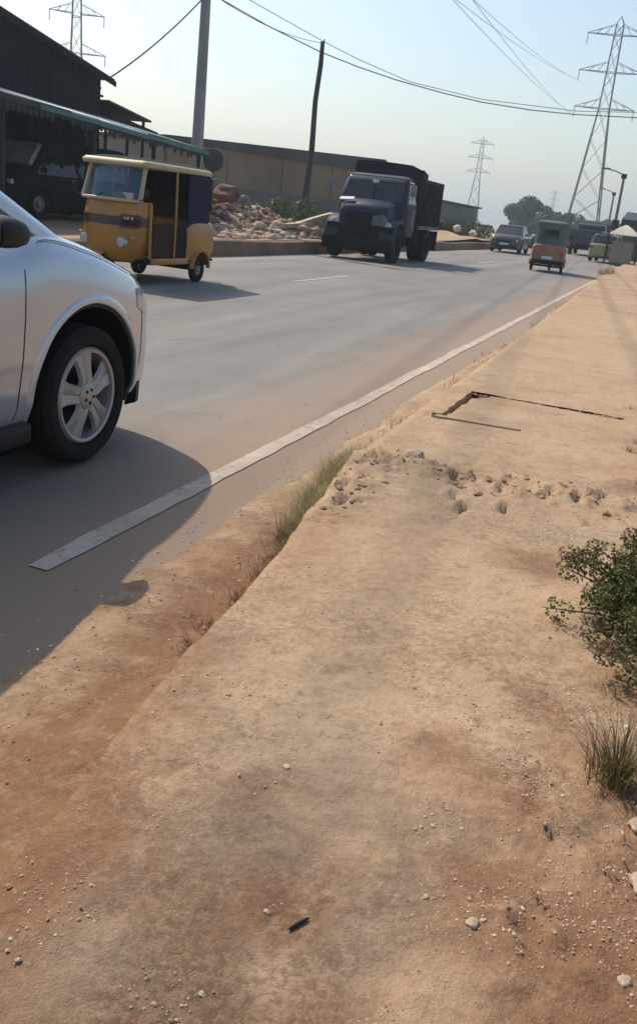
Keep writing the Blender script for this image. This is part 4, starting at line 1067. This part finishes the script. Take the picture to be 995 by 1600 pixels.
cable('single cable dropping leftward from the concrete pole to the dark shed', [(-14.95, 28.2, 7.1), (-16.0, 24.6, 4.15)], .022, sag=.15)

# ------------------------------------------------------------------ pylons
def lattice(bm, P, Q, r_): tube(bm, [P, Q], r_, 4, cap=False)
def make_pylon(label, loc, rotz, sc, k_=1.0, arms=((27.0, 6.2), (34.0, 6.6), (41.0, 6.2))):
    t = thing('transmission_pylon', label, 'pylon', loc, rotz, None); t.scale = (sc, sc, sc)
    prof = [(0, 3.7), (4.5, 3.25), (9, 2.8), (15, 2.2), (21, 1.65), (27, 1.1), (31, 1.0), (34, .92), (38, .84), (41, .78), (43, .7)]
    cor = lambda i, z_, hw: Vector(((-1, 1, 1, -1)[i] * hw, (-1, -1, 1, 1)[i] * hw, z_))
    for i in range(4):
        b = BM(); tube(b, [cor(i, z_, hw) for z_, hw in prof], [.20 * k_ if z_ < 27 else .14 * k_ for z_, hw in prof], 5); obj('leg', b, 'galv', t)
    b = BM()
    for (z0, h0), (z1, h1) in zip(prof, prof[1:]):
        for i in range(4):
            j = (i + 1) % 4
            lattice(b, cor(i, z0, h0), cor(j, z1, h1), .06 * k_); lattice(b, cor(j, z0, h0), cor(i, z1, h1), .06 * k_)
            if z1 in (4.5, 27, 34, 41): lattice(b, cor(i, z1, h1), cor(j, z1, h1), .11 * k_)
    br = obj('bracing', b, 'galv', t, 0); br['kind'] = 'stuff'
    for z_, ln in arms:
        hw = float(np.interp(z_, [p[0] for p in prof], [p[1] for p in prof])); b = BM()
        for sd in (-1, 1):
            tip = Vector((sd * ln, 0, z_ + .1))
            for yy in (-hw, hw):
                lattice(b, (sd * hw, yy, z_), tip, .11 * k_); lattice(b, (sd * hw, yy, z_ + 1.9), tip, .07 * k_)
                for f_ in (.33, .66):
                    pa = Vector((sd * hw, yy, z_)).lerp(tip, f_); pb = Vector((sd * hw, yy, z_ + 1.9)).lerp(tip, f_ - .2); lattice(b, pa, pb, .05 * k_)
        arm = obj('crossarm', b, 'galv', t, 0)
        for sd in (-1, 1):
            b = BM(); lathe(b, [(z_ - 2.0 + k * .2, .09 if k % 2 else .15) for k in range(11)], 6, 'Z', (sd * (ln - .15), 0, 0)); obj('insulator_string', b, 'whitesheet', arm, 0)
    b = BM()
    for i in range(4): lattice(b, cor(i, 43, .75), (-.0, 0, 44.5), .1 * k_)
    obj('peak', b, 'galv', t, 0)
    return t
make_pylon('large lattice power pylon on the right towering over the street lamps', (-16.6, 199.0, 0), R(8), .93, .85)
make_pylon('lattice power pylon rising behind the dark shed roof', (-101.5, 146.0, 0), R(30), .80, .9, ((27.0, 6.2), (34.6, 5.8), (41.0, 6.2)))
make_pylon('faint distant lattice pylon above the truck and the low green building', (-93.2, 470.9, 0), R(12), .93, 1.5)
make_pylon('faintest and smallest lattice pylon above the far trees', (-103.4, 894, 0), R(12), .85, 1.8)
for k, (dx, z0, x1, z1) in enumerate(((-6.0, 24.0, -9.0, 20), (-5.8, 23.6, -7.0, 20), (-6.3, 30.2, -12, 25), (-6.1, 30.0, -10, 25))):
    cable(('outer', 'inner', 'uppermost outer', 'uppermost inner')[k] + ' pale overhead conductor running from the large right pylon up out of frame', [(-16.6 + dx, 199, z0), (-17.0 + (k % 2) * 1.4 - .8 * (k // 2), 68, 15.6 + .6 * (k // 2)), (-15.5 + (k % 2) * 2.6 - 1.2 * (k // 2), 5, 19.5)], .022, 'wirefar', .6)

# ------------------------------------------------------------------ street lamps on the right
def make_lamp(label, loc, hgt, lean, rot):
    t = thing('street_lamp', label, 'street lamp', loc, rot, 'street lamps on the right margin')
    b = BM(); tube(b, [(0, 0, 0), (lean * .4, 0, hgt * .4), (lean, 0, hgt)], [.11, .095, .07], 8); obj('pole', b, 'ash', t)
    b = BM(); tube(b, [(lean, 0, hgt - .05), (lean - .5, 0, hgt + .12), (lean - 1.0, 0, hgt + .22)], .035, 6); obj('arm', b, 'ash', t)
    b = BM(); box(b, lean - 1.35, lean - .85, -.1, .1, hgt + .18, hgt + .28, .03, 2); obj('lamp_head', b, 'ash', t)
    b = BM(); box(b, lean - .16, lean + .16, -.14, .14, hgt - .25, hgt + .02, .03, 2); obj('junction_box', b, 'wood', t)
    b = BM(); box(b, -.22, .22, -.2, .2, 1.75, 2.35, .06, 2); obj('meter_box', b, 'wood', t)
make_lamp('nearer street lamp with dark box on the pole, right of the large pylon', (-3.05, 60, .1), 4.95, -.05, 0)
make_lamp('farther, shorter-looking street lamp between the large pylon and the nearer lamp', (-5.0, 88, .1), 5.1, -.1, 0)

# ------------------------------------------------------------------ right-hand kiosk and shack
t = thing('awning_kiosk', 'small roadside kiosk with pale pointed tarpaulin roof', 'kiosk', (-2.12, 53.6, .10))
b = BM(); box(b, -.55, .55, -.5, .5, 0, 1.15, .02); obj('counter', b, 'kioskwall', t)
for sx in (-.8, .8):
    for sy in (-.7, .7):
        b = BM(); tube(b, [(sx, sy, 0), (sx, sy, 1.55)], .035, 6); obj('post', b, 'wood', t)
b = BM(); loft(b, [[(sx * w_, sy * w_ * .9, z_) for sx, sy in ((-1, -1), (1, -1), (1, 1), (-1, 1))] for z_, w_ in ((1.48, .80), (1.56, .72), (1.80, .42), (2.02, .06))]); obj('roof_tarpaulin', b, 'tarp', t, 0)
b = BM()
for sx, w_ in ((-1.0, .35), (.95, .4)): box(b, sx - w_, sx + w_, -.9, .9, 1.40, 1.47, .01)
obj('side_awning', b, 'fareave', t)
t = thing('board_shack', 'dark-roofed olive shack at the right edge beyond the pavement', 'shack', (.30, 62.0, .12))
b = BM(); box(b, -2.9, 3.5, 0, 5, 0, 2.0); obj('core_wall', b, 'shackwall', t, 0)
pl = None
for k in range(26):
    if pl is None:
        b = BM(); box(b, -.115, .115, -.05, -.005, 0, 2.0, .008); pl = obj('plank', b, 'shackwall', t, 0); o = pl
    else: o = pl.copy(); COL.objects.link(o); o.parent = t
    o.location = (-2.78 + k * .245, random.uniform(-.012, 0), random.uniform(-.02, .0))
b = BM(); poly_prism(b, [(-3.1, -.5, 2.02), (3.8, -.5, 2.02), (3.8, 5.4, 2.62), (-3.1, 5.4, 2.62)], (0, 0, .42)); obj('roof', b, 'shackroof', t, 0)
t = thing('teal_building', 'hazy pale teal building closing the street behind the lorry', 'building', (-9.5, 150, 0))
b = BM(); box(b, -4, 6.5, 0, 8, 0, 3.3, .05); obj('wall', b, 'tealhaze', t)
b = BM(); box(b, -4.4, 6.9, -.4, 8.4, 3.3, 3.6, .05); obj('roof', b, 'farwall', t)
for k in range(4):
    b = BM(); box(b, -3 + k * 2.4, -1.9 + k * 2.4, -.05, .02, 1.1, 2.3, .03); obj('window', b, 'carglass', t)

# low green-grey building on the far left margin
t = thing('low_building', 'long low grey-green building with mossy eave beyond the tipper truck', 'building', (-14.6, 60, .3))
b = BM(); box(b, -6, .0, -6, 16, 1.0, 2.15, .03); obj('wall', b, 'farwall', t)
b = BM(); box(b, -6.2, .25, -6.2, 16.4, 2.15, 2.28, .03); obj('roof', b, 'coping', t)
b = BM(); box(b, -5.8, .9, -5, 19, .78, 1.0, .03); obj('lean_eave', b, 'fareave', t)
b = BM(); box(b, -5.8, -.3, -5.5, 16, 0, .8); obj('base_wall', b, 'fareave', t)
for k in range(6):
    b = BM(); tube(b, [(.8, -4.5 + k * 4.5, 0), (.8, -4.5 + k * 4.5, .8)], .06, 6); obj('post', b, 'wood', t)
# ================================================================== VEGETATION
def leaf_cloud(bm, centers, nleaf, size, asp=.5, flat=0.0):
    for _ in range(nleaf):
        c, r_ = random.choice(centers)
        while True:
            v = Vector((random.uniform(-1, 1), random.uniform(-1, 1), random.uniform(-1, 1)))
            if .1 < v.length < 1: break
        v = v.normalized() * (v.length ** .4)
        p = Vector(c) + Vector((v.x * r_[0], v.y * r_[1], v.z * r_[2]))
        d = (v + Vector((random.uniform(-1, 1), random.uniform(-1, 1), random.uniform(-.6, .9)))).normalized()
        s = d.orthogonal().normalized(); s.rotate(Matrix.Rotation(random.uniform(0, 6.28), 3, d)); L_ = size * random.uniform(.6, 1.3); u = d.cross(s)
        a = s * L_; w_ = u * L_ * asp * .5 + d * L_ * .1
        bm.faces.new([bm.verts.new(q) for q in (p - a * .5, p + w_, p + a * .5, p - w_)])
def make_tree(label, loc, hgt, rad, n=3000, leaf='leaf', size=.6, trunk=True):
    t = thing('tree', label, 'tree', loc, random.uniform(0, 6), 'trees closing the far end of the road')
    b = BM(); th = hgt * .45
    tube(b, [(0, 0, 0), (.1, 0, th * .5), (.05, .1, th), (0, 0, hgt * .75)], [hgt * .035, hgt * .03, hgt * .024, .03], 8)
    cs = []
    for k in range(16):
        a = random.uniform(0, 6.28); rr = rad * random.uniform(.25, .75); z_ = hgt * random.uniform(.16, .85)
        q = Vector((math.cos(a) * rr, math.sin(a) * rr, z_)); tube(b, [(0, 0, th * random.uniform(.6, 1)), q * .6 + Vector((0, 0, z_ * .25)), q], [hgt * .018, hgt * .012, .02], 5)
        cr = rad * random.uniform(.28, .48); cs.append((q, (cr, cr, cr * .8)))
    obj('trunk', b, 'trunk', t)
    b = BM(); leaf_cloud(b, cs, n, size); obj('crown', b, leaf, t, 0, norm=False)
rngT = [(-22.6, 152, 5.2, 2.6, 'broad dark tree at the left end of the far tree line'), (-20.4, 152, 6.0, 3.6, 'tallest rounded tree in the middle of the far tree line'),
        (-17.2, 149, 5.2, 3.0, 'rounded tree right of the tallest one in the far tree line'), (-14.3, 151, 4.4, 2.6, 'lower tree at the right end of the far tree line'),
        (-11.2, 168, 4.6, 2.8, 'tree peeping out behind the teal building')]
for x, y, hg, rd_, lb in rngT: make_tree(lb, (x, y, 0), hg, rd_)
for (x, y, hg, rd_, lb) in ((-13.0, 52.5, 1.1, .9, 'low green shrub under the mossy eave, nearest the truck'), (-12.6, 58.5, 1.2, 1.0, 'middle green shrub under the mossy eave'), (-12.3, 66, 1.3, 1.1, 'farthest green shrub under the mossy eave'), (-13.4, 33.5, 1.5, 1.2, 'dusty shrub between the block wall and the wooden pole')):
    t = thing('shrub', lb, 'shrub', (x, y, .3), 0, 'roadside shrubs')
    b = BM(); cs = []
    for k in range(8):
        a = random.uniform(0, 6.28); q = Vector((math.cos(a) * rd_ * .6, math.sin(a) * rd_ * .8, hg * random.uniform(.3, .75))); tube(b, [(0, 0, 0), q], [.03, .01], 5); cs.append((q, (rd_ * .4, rd_ * .45, hg * .28)))
    obj('stem', b, 'twig', t); b = BM(); leaf_cloud(b, cs, 900, .16); obj('foliage', b, 'hedge', t, 0, norm=False)

# white sacks heaped by the far shrubs
sk = None
for k, (x, y, lb) in enumerate(((-11.6, 55, 'white sack lying left of the pair under the far eave'), (-11.5, 59.5, 'white sack lying right of the pair under the far eave'))):
    b = BM(); r_ = bmesh.ops.create_icosphere(b, subdivisions=3, radius=1); 
    for v in b.verts:
        v.co = Vector((v.co.x * .24, v.co.y * .32, v.co.z * .2)) * (1 + .25 * noise.noise(v.co * 1.7 + Vector((k * 5, 0, 0))))
    o = tag(obj('sack', b, 'sack', None, 80), lb, 'sack', 'sacks by the far shrubs'); o.location = (x, y, verge_z(x, y) + .32)

# rubble heap on the verge
def rock(bm, p, r_, seed, flat=.75):
    rr = bmesh.ops.create_icosphere(bm, subdivisions=1, radius=1); rot = Matrix.Rotation(seed * 1.7, 3, Vector((.3, .5, .8)).normalized())
    for v in rr['verts']:
        c = rot @ v.co; k = 1 + .45 * noise.noise(c * 1.3 + Vector((seed * 3.1, seed * 1.3, 0))); v.co = Vector(p) + Vector((c.x * r_ * k, c.y * r_ * k * 1.2, c.z * r_ * k * flat))
b = BM()
for k in range(900):
    y = random.uniform(20.8, 30.0); x = -9.95 - abs(random.gauss(0, .9)) - .1; r_ = abs(random.gauss(0, .05)) + .025
    rock(b, (x, y, verge_z(x, y) + r_ * .25), r_, k * .37)
stuff(obj('rubble', b, 'rubble', None, 0), 'broken pale stones and rubble strewn along the far kerb', 'rubble')
b = BM()
for k in range(220):
    y = random.gauss(24.5, 1.6); x = -12.4 + random.gauss(0, .8); r_ = abs(random.gauss(0, .06)) + .03
    rock(b, (x, y, verge_z(x, y) + r_ * .2), r_, k * .77)
stuff(obj('red_rubble', b, 'rubblered', None, 0), 'reddish broken stones behind the pale rubble', 'rubble')
for (x, y, r_, lb) in ((-10.5, 26.9, .20, 'pale angular boulder in front of the crooked black pole'), (-10.9, 24.6, .22, 'grey boulder in the rubble beside the yellow tricycle'), (-12.6, 25.8, .405, 'large dull pinkish boulder at the back of the rubble'), (-10.3, 28.0, .24, 'pale boulder beside the front of the tipper truck')):
    b = BM(); rr = bmesh.ops.create_icosphere(b, subdivisions=3, radius=1)
    for v in b.verts:
        c = v.co; k = 1 + .5 * noise.noise(c * 1.2 + Vector((x, y, 0))) + .15 * noise.noise(c * 4 + Vector((x, y, 3))); v.co = Vector((c.x * k, c.y * 1.3 * k, c.z * .75 * k)) * r_
    o = tag(obj('boulder', b, 'rubblered' if r_ > .4 else 'rubble', None, 30), lb, 'boulder', 'boulders in the rubble'); o.location = (x, y, verge_z(x, y) + r_ * .45)
for k, (p, q, w_, lb) in enumerate((((-10.9, 27.0, .62), (-10.15, 28.6, 1.12), .09, 'pale timber beam propped up beside the tipper truck'), ((-10.7, 25.9, .66), (-10.5, 27.8, .74), .085, 'pale timber beam lying flat on the rubble'), ((-11.0, 26.2, .60), (-10.1, 27.6, .58), .07, 'thin pale plank lying across the rubble near the kerb'))):
    b = BM(); P, Q = Vector(p), Vector(q); d_ = (Q - P).normalized(); s_ = d_.cross(Vector((0, 0, 1))).normalized(); u_ = s_.cross(d_)
    loft(b, [[c + s_ * a * w_ + u_ * e * w_ * .7 for a, e in ((-1, -1), (1, -1.05), (1.02, 1), (-1, .95))] for c in (P, P.lerp(Q, .5) + u_ * .02, Q)])
    tag(obj('timber_beam', b, 'palewood', None, 0), lb, 'timber', 'timbers on the rubble')
b = BM(); secs = []
for k in range(11):
    a = R(180 * k / 10); secs.append([(dx * .03, -.55 * math.cos(a) + 0, .62 * math.sin(a) ** .7 + dz * .03) for dx, dz in ((-1, -1), (1, -1), (1, 1), (-1, 1))])
loft(b, secs); o = tag(obj('concrete_arch', b, 'pole', None, 40), 'pale arched frame standing up behind the rubble', 'frame'); o.location = (-12.2, 26.3, .75)

# ------------------------------------------------------------------ near grass, bush, stones
def blade(bm, p, hgt, lean, wd, yaw):
    d = Vector((math.cos(yaw), math.sin(yaw), 0)); s = Vector((-d.y, d.x, 0)); P = Vector(p)
    rows = []
    for k in range(4):
        t_ = k / 3; c = P + Vector((0, 0, hgt * (t_ - .25 * lean * t_ * t_))) + d * (hgt * lean * t_ * t_); w_ = wd * (1 - t_) * .5 + .0003
        rows.append((bm.verts.new(c - s * w_), bm.verts.new(c + s * w_)))
    for A_, B2 in zip(rows, rows[1:]): bm.faces.new((A_[0], A_[1], B2[1], B2[0]))
bg_, bs_ = BM(), BM()
for k in range(230):
    y0 = random.uniform(2.25, 4.95) if k < 150 else random.uniform(3.4, 4.8)
    if y0 < 3.25 and random.random() < .35: continue
    lush = float(np.interp(y0, [2.2, 3.1, 3.5, 4.5, 4.95], [.35, .45, .95, 1.0, .5])) * random.uniform(.6, 1.15)
    x0 = float(edge(y0)) - abs(random.gauss(0, .05)) - .006
    for q in range(int(40 + 55 * lush)):
        a = random.uniform(0, 6.28); r_ = abs(random.gauss(0, .022 + .012 * lush)); x, y = x0 + math.cos(a) * r_, y0 + math.sin(a) * r_ * 1.3
        if x > float(edge(y)) - .004: continue
        green = y0 > 3.15 and random.random() < (.78 if y0 > 3.4 else .4)
        blade(bg_ if green else bs_, (x, y, .012), (.022 + .115 * random.random() ** 1.4) * lush, random.uniform(.15, 1.5), random.uniform(.0015, .0042), a + random.gauss(0, .7))
for k in range(500):
    y = random.uniform(5.0, 26); x = float(edge(y)) - .02 + random.gauss(0, .09)
    if noise.noise(Vector((y * 1.6, 7.7, 0))) < .12: continue
    for j in range(2): blade(bs_ if random.random() < .6 else bg_, (x + random.uniform(-.04, .04), y + random.uniform(-.05, .05), .05), random.uniform(.04, .10), random.uniform(.3, 1), .007, random.uniform(0, 6.28))
for (cx, cy, nn, hh) in ((.07, 5.75, 60, .06), (.12, 6.05, 80, .08), (.02, 7.3, 40, .05), (-1.34, 5.6, 70, .07), (-1.36, 7.3, 60, .07), (-1.36, 8.9, 70, .08), (-1.38, 10.1, 90, .09), (.16, 4.95, 60, .06), (.14, 2.45, 50, .05)):
    for k in range(nn):
        a = random.uniform(0, 6.28); r_ = abs(random.gauss(0, .045)); blade(bs_ if random.random() < .6 else bg_, (cx + math.cos(a) * r_, cy + math.sin(a) * r_, .125 if cx > -1.2 else .07), random.uniform(.3, 1) * hh, random.uniform(.2, 1.4), random.uniform(.002, .005), a)
for k in range(420):
    x, y = random.gauss(-1.75, .12), random.gauss(36, .8); blade(bs_ if k % 2 else bg_, (x, y, .08), random.uniform(.1, .32), random.uniform(.2, .9), .02, random.uniform(0, 6.28))
stuff(obj('green_grass', bg_, 'grass', None, 0, norm=False), 'dry yellow-green grass along the foot of the pavement step', 'grass')
stuff(obj('dry_grass', bs_, 'straw', None, 0, norm=False), 'brown withered grass along the foot of the pavement step', 'grass')

t = thing('grass_tuft', 'lone spiky olive grass tuft at the right edge below the bush', 'grass tuft', (.155, 2.0, pave_z(.155, 2.0) - .01))
b = BM()
for k in range(330):
    a = random.uniform(0, 6.28); r_ = abs(random.gauss(0, .035)); blade(b, (math.cos(a) * r_, math.sin(a) * r_, 0), random.uniform(.06, .19), random.uniform(.15, .9), random.uniform(.0025, .005), a + random.gauss(0, .5))
obj('blades', b, leaf_mat('olive_grass', (.10, .085, .03), (.26, .20, .085)), t, 0, norm=False)

t = thing('bush', 'low leafy green bush with brown tips at the right edge of the pavement', 'bush', (.265, 2.93, .14))
b = BM(); cs, cd = [], []
for k in range(120):
    a = random.uniform(0, 6.28); e = random.uniform(.05, 1.25); rr = random.uniform(.20, .37)
    q = Vector((math.cos(a) * math.cos(e) * rr, math.sin(a) * math.cos(e) * rr * 1.5, .02 + math.sin(e) * rr * .95))
    mid = q * .55 + Vector((random.gauss(0, .02), random.gauss(0, .02), .04)); tube(b, [(random.gauss(0, .02), random.gauss(0, .02), 0), mid, q, q + (q - mid).normalized() * .06], [.006, .004, .0025, .001], 5)
    cs.append((q, (.050, .055, .042))); cs.append((mid, (.07, .08, .055)))
    if random.random() < .5: cd.append((q + (q - mid).normalized() * .04, (.035, .035, .03)))
obj('twigs', b, 'twig', t)
b = BM(); leaf_cloud(b, cs, 22000, .0155, .6); obj('foliage', b, 'bushleaf', t, 0, norm=False)
b = BM(); leaf_cloud(b, cd, 5000, .015, .5); obj('dry_foliage', b, 'bushdry', t, 0, norm=False)

# pebbles scattered over the dust
_shapes = []
for k in range(14):
    bb = BM(); rock(bb, (0, 0, 0), 1.0, k * 1.37 + .4, .7); bb.verts.ensure_lookup_table()
    _shapes.append((np.array([v.co[:] for v in bb.verts]), np.array([[v.index for v in f.verts] for f in bb.faces]))); bb.free()
def scatter(name, pts, m):
    VV, FF, n = [], [], 0
    for k, (x, y, z, r_) in enumerate(pts):
        sv, sf = _shapes[k % 14]; a = k * 2.4; c, s_ = math.cos(a), math.sin(a)
        q = sv * r_; VV.append(np.stack([q[:, 0] * c - q[:, 1] * s_ + x, q[:, 0] * s_ + q[:, 1] * c + y, q[:, 2] + z], 1)); FF.append(sf + n); n += len(sv)
    me = bpy.data.meshes.new(name); me.from_pydata(np.concatenate(VV).tolist(), [], np.concatenate(FF).tolist()); me.update(); me.materials.append(M[m])
    o = bpy.data.objects.new(name, me); COL.objects.link(o); return o
pts = []
for k in range(15000):
    u = k % 10
    if u < 7: x, y = random.uniform(-1.1, .6), .95 + 1.9 * random.random() ** 1.3
    elif u < 9: x, y = random.gauss(.17, .12), random.uniform(1.0, 2.4)
    else: x, y = random.uniform(-1.25, .3), random.gauss(4.2, .4)
    if x < float(np.interp(y, EY, EX)) + .02: continue
    cl = noise.noise(Vector((x * 4.5, y * 4.5, 1))) + .5 * noise.noise(Vector((x * 13, y * 13, 4)))
    if u < 7 and cl < .10 + .12 * random.random(): continue
    if u in (7, 8) and cl < -.15: continue
    r_ = min(.010, .0009 + abs(random.gauss(0, .0013)) + (.0035 if random.random() < .012 else 0))
    pts.append((x, y, pave_z(x, y) + r_ * .15, r_))
stuff(scatter('pebbles', pts, 'pebble'), 'small pebbles and grit scattered over the dusty pavement', 'pebbles')
pts = []
for k in range(170):
    x = random.uniform(-1.2, .25); y = 4.42 + .10 * (x + .5) + random.gauss(0, .13)
    if k % 3 == 0: x, y = random.uniform(-1.24, -1.0), random.uniform(3.4, 4.75)
    if x < float(np.interp(y, EY, EX)) + .02: continue
    r_ = .004 + abs(random.gauss(0, .007)); pts.append((x, y, pave_z(x, y) + r_ * .2, r_))
for (x, y) in pf:
    r_ = random.uniform(.006, .016); pts.append((x, y, .112 + random.uniform(-.01, .012), r_))
stuff(scatter('soil_clods', pts, 'pave'), 'dry soil clods along the broken ridge across the pavement', 'clods')
pts = []
for k in range(900):
    y = random.uniform(.9, 7); x = random.uniform(-1.7, float(edge(y)) - .03); r_ = .0012 + abs(random.gauss(0, .0022)); pts.append((x, y, .018 if y > 2 else .04, r_))
for k in range(160):
    y = random.uniform(4, 14); x = random.uniform(-6, -2); r_ = .003 + abs(random.gauss(0, .004)); pts.append((x, y, float(road_z(np.array(x), np.array(y))), r_))
stuff(scatter('road_grit', pts, 'pebble'), 'grit scattered on the sandy road margin', 'grit')
for (x, y, r_, m_, lb) in ((-.07, 1.39, .011, 'palestone', 'pale round stone lying alone on the near pavement'), (.205, 1.38, .012, 'palestone', 'pale stone at the lower right corner of the pavement'), (-.36, 1.24, .010, 'wood', 'dark sliver lying on the near pavement'), (.215, 1.84, .022, 'palestone', 'flat pale stone below the lone grass tuft'), (.235, 1.64, .034, 'palestone', 'largest pale stone at the right edge, nearest the camera'), (-1.02, 4.62, .05, 'rubble', 'greyish lump at the corner of the pavement where the grass ends')):
    b = BM(); rr = bmesh.ops.create_icosphere(b, subdivisions=3, radius=1)
    for v in b.verts:
        c = v.co; k = 1 + .4 * noise.noise(c * 1.3 + Vector((x * 9, y, 0))) + .12 * noise.noise(c * 4); el = (.35, 2.2) if m_ == 'wood' else (1, 1.2)
        v.co = Vector((c.x * el[0] * k, c.y * el[1] * k, c.z * .6 * k)) * r_
    o = tag(obj('stone' if m_ != 'wood' else 'wood_sliver', b, m_, None, 50), lb, 'stone' if m_ != 'wood' else 'wood chip'); o.location = (x, y, pave_z(x, y) + r_ * .25); o.rotation_euler = (0, 0, -.5)

t = thing('wooden_stake', 'short grey stake with an orange rag at the right edge of the pavement', 'stake', (.17, 6.6, pave_z(.17, 6.6) - .02))
b = BM(); tube(b, [(0, 0, 0), (.01, 0, .3), (0, .01, .62)], [.035, .033, .028], 8); obj('shaft', b, 'ash', t)
b = BM(); loft(b, [[(math.cos(a) * r_ , math.sin(a) * r_, z_ + .01 * math.sin(3 * a)) for a in [k * math.pi / 5 for k in range(10)]] for z_, r_ in ((.12, .05), (.2, .042), (.30, .038), (.34, .044))]); obj('rag', b, 'rag', t)

# ------------------------------------------------------------------ air
b = BM(); box(b, -1300, 1300, -60, 1500, -1.2, 48)
hz = bpy.data.objects.new('haze', bpy.data.meshes.new('haze')); b.to_mesh(hz.data); b.free(); COL.objects.link(hz); hz['kind'] = 'stuff'
hm = bpy.data.materials.new('haze'); hm.use_nodes = True; nt = hm.node_tree; nt.nodes.clear()
vo = nt.nodes.new('ShaderNodeVolumePrincipled'); vo.inputs['Color'].default_value = (.78, .91, 1.0, 1); vo.inputs['Density'].default_value = .0010; vo.inputs['Anisotropy'].default_value = .3
oo = nt.nodes.new('ShaderNodeOutputMaterial'); nt.links.new(vo.outputs[0], oo.inputs['Volume']); hz.data.materials.append(hm); hm.cycles.homogeneous_volume = True
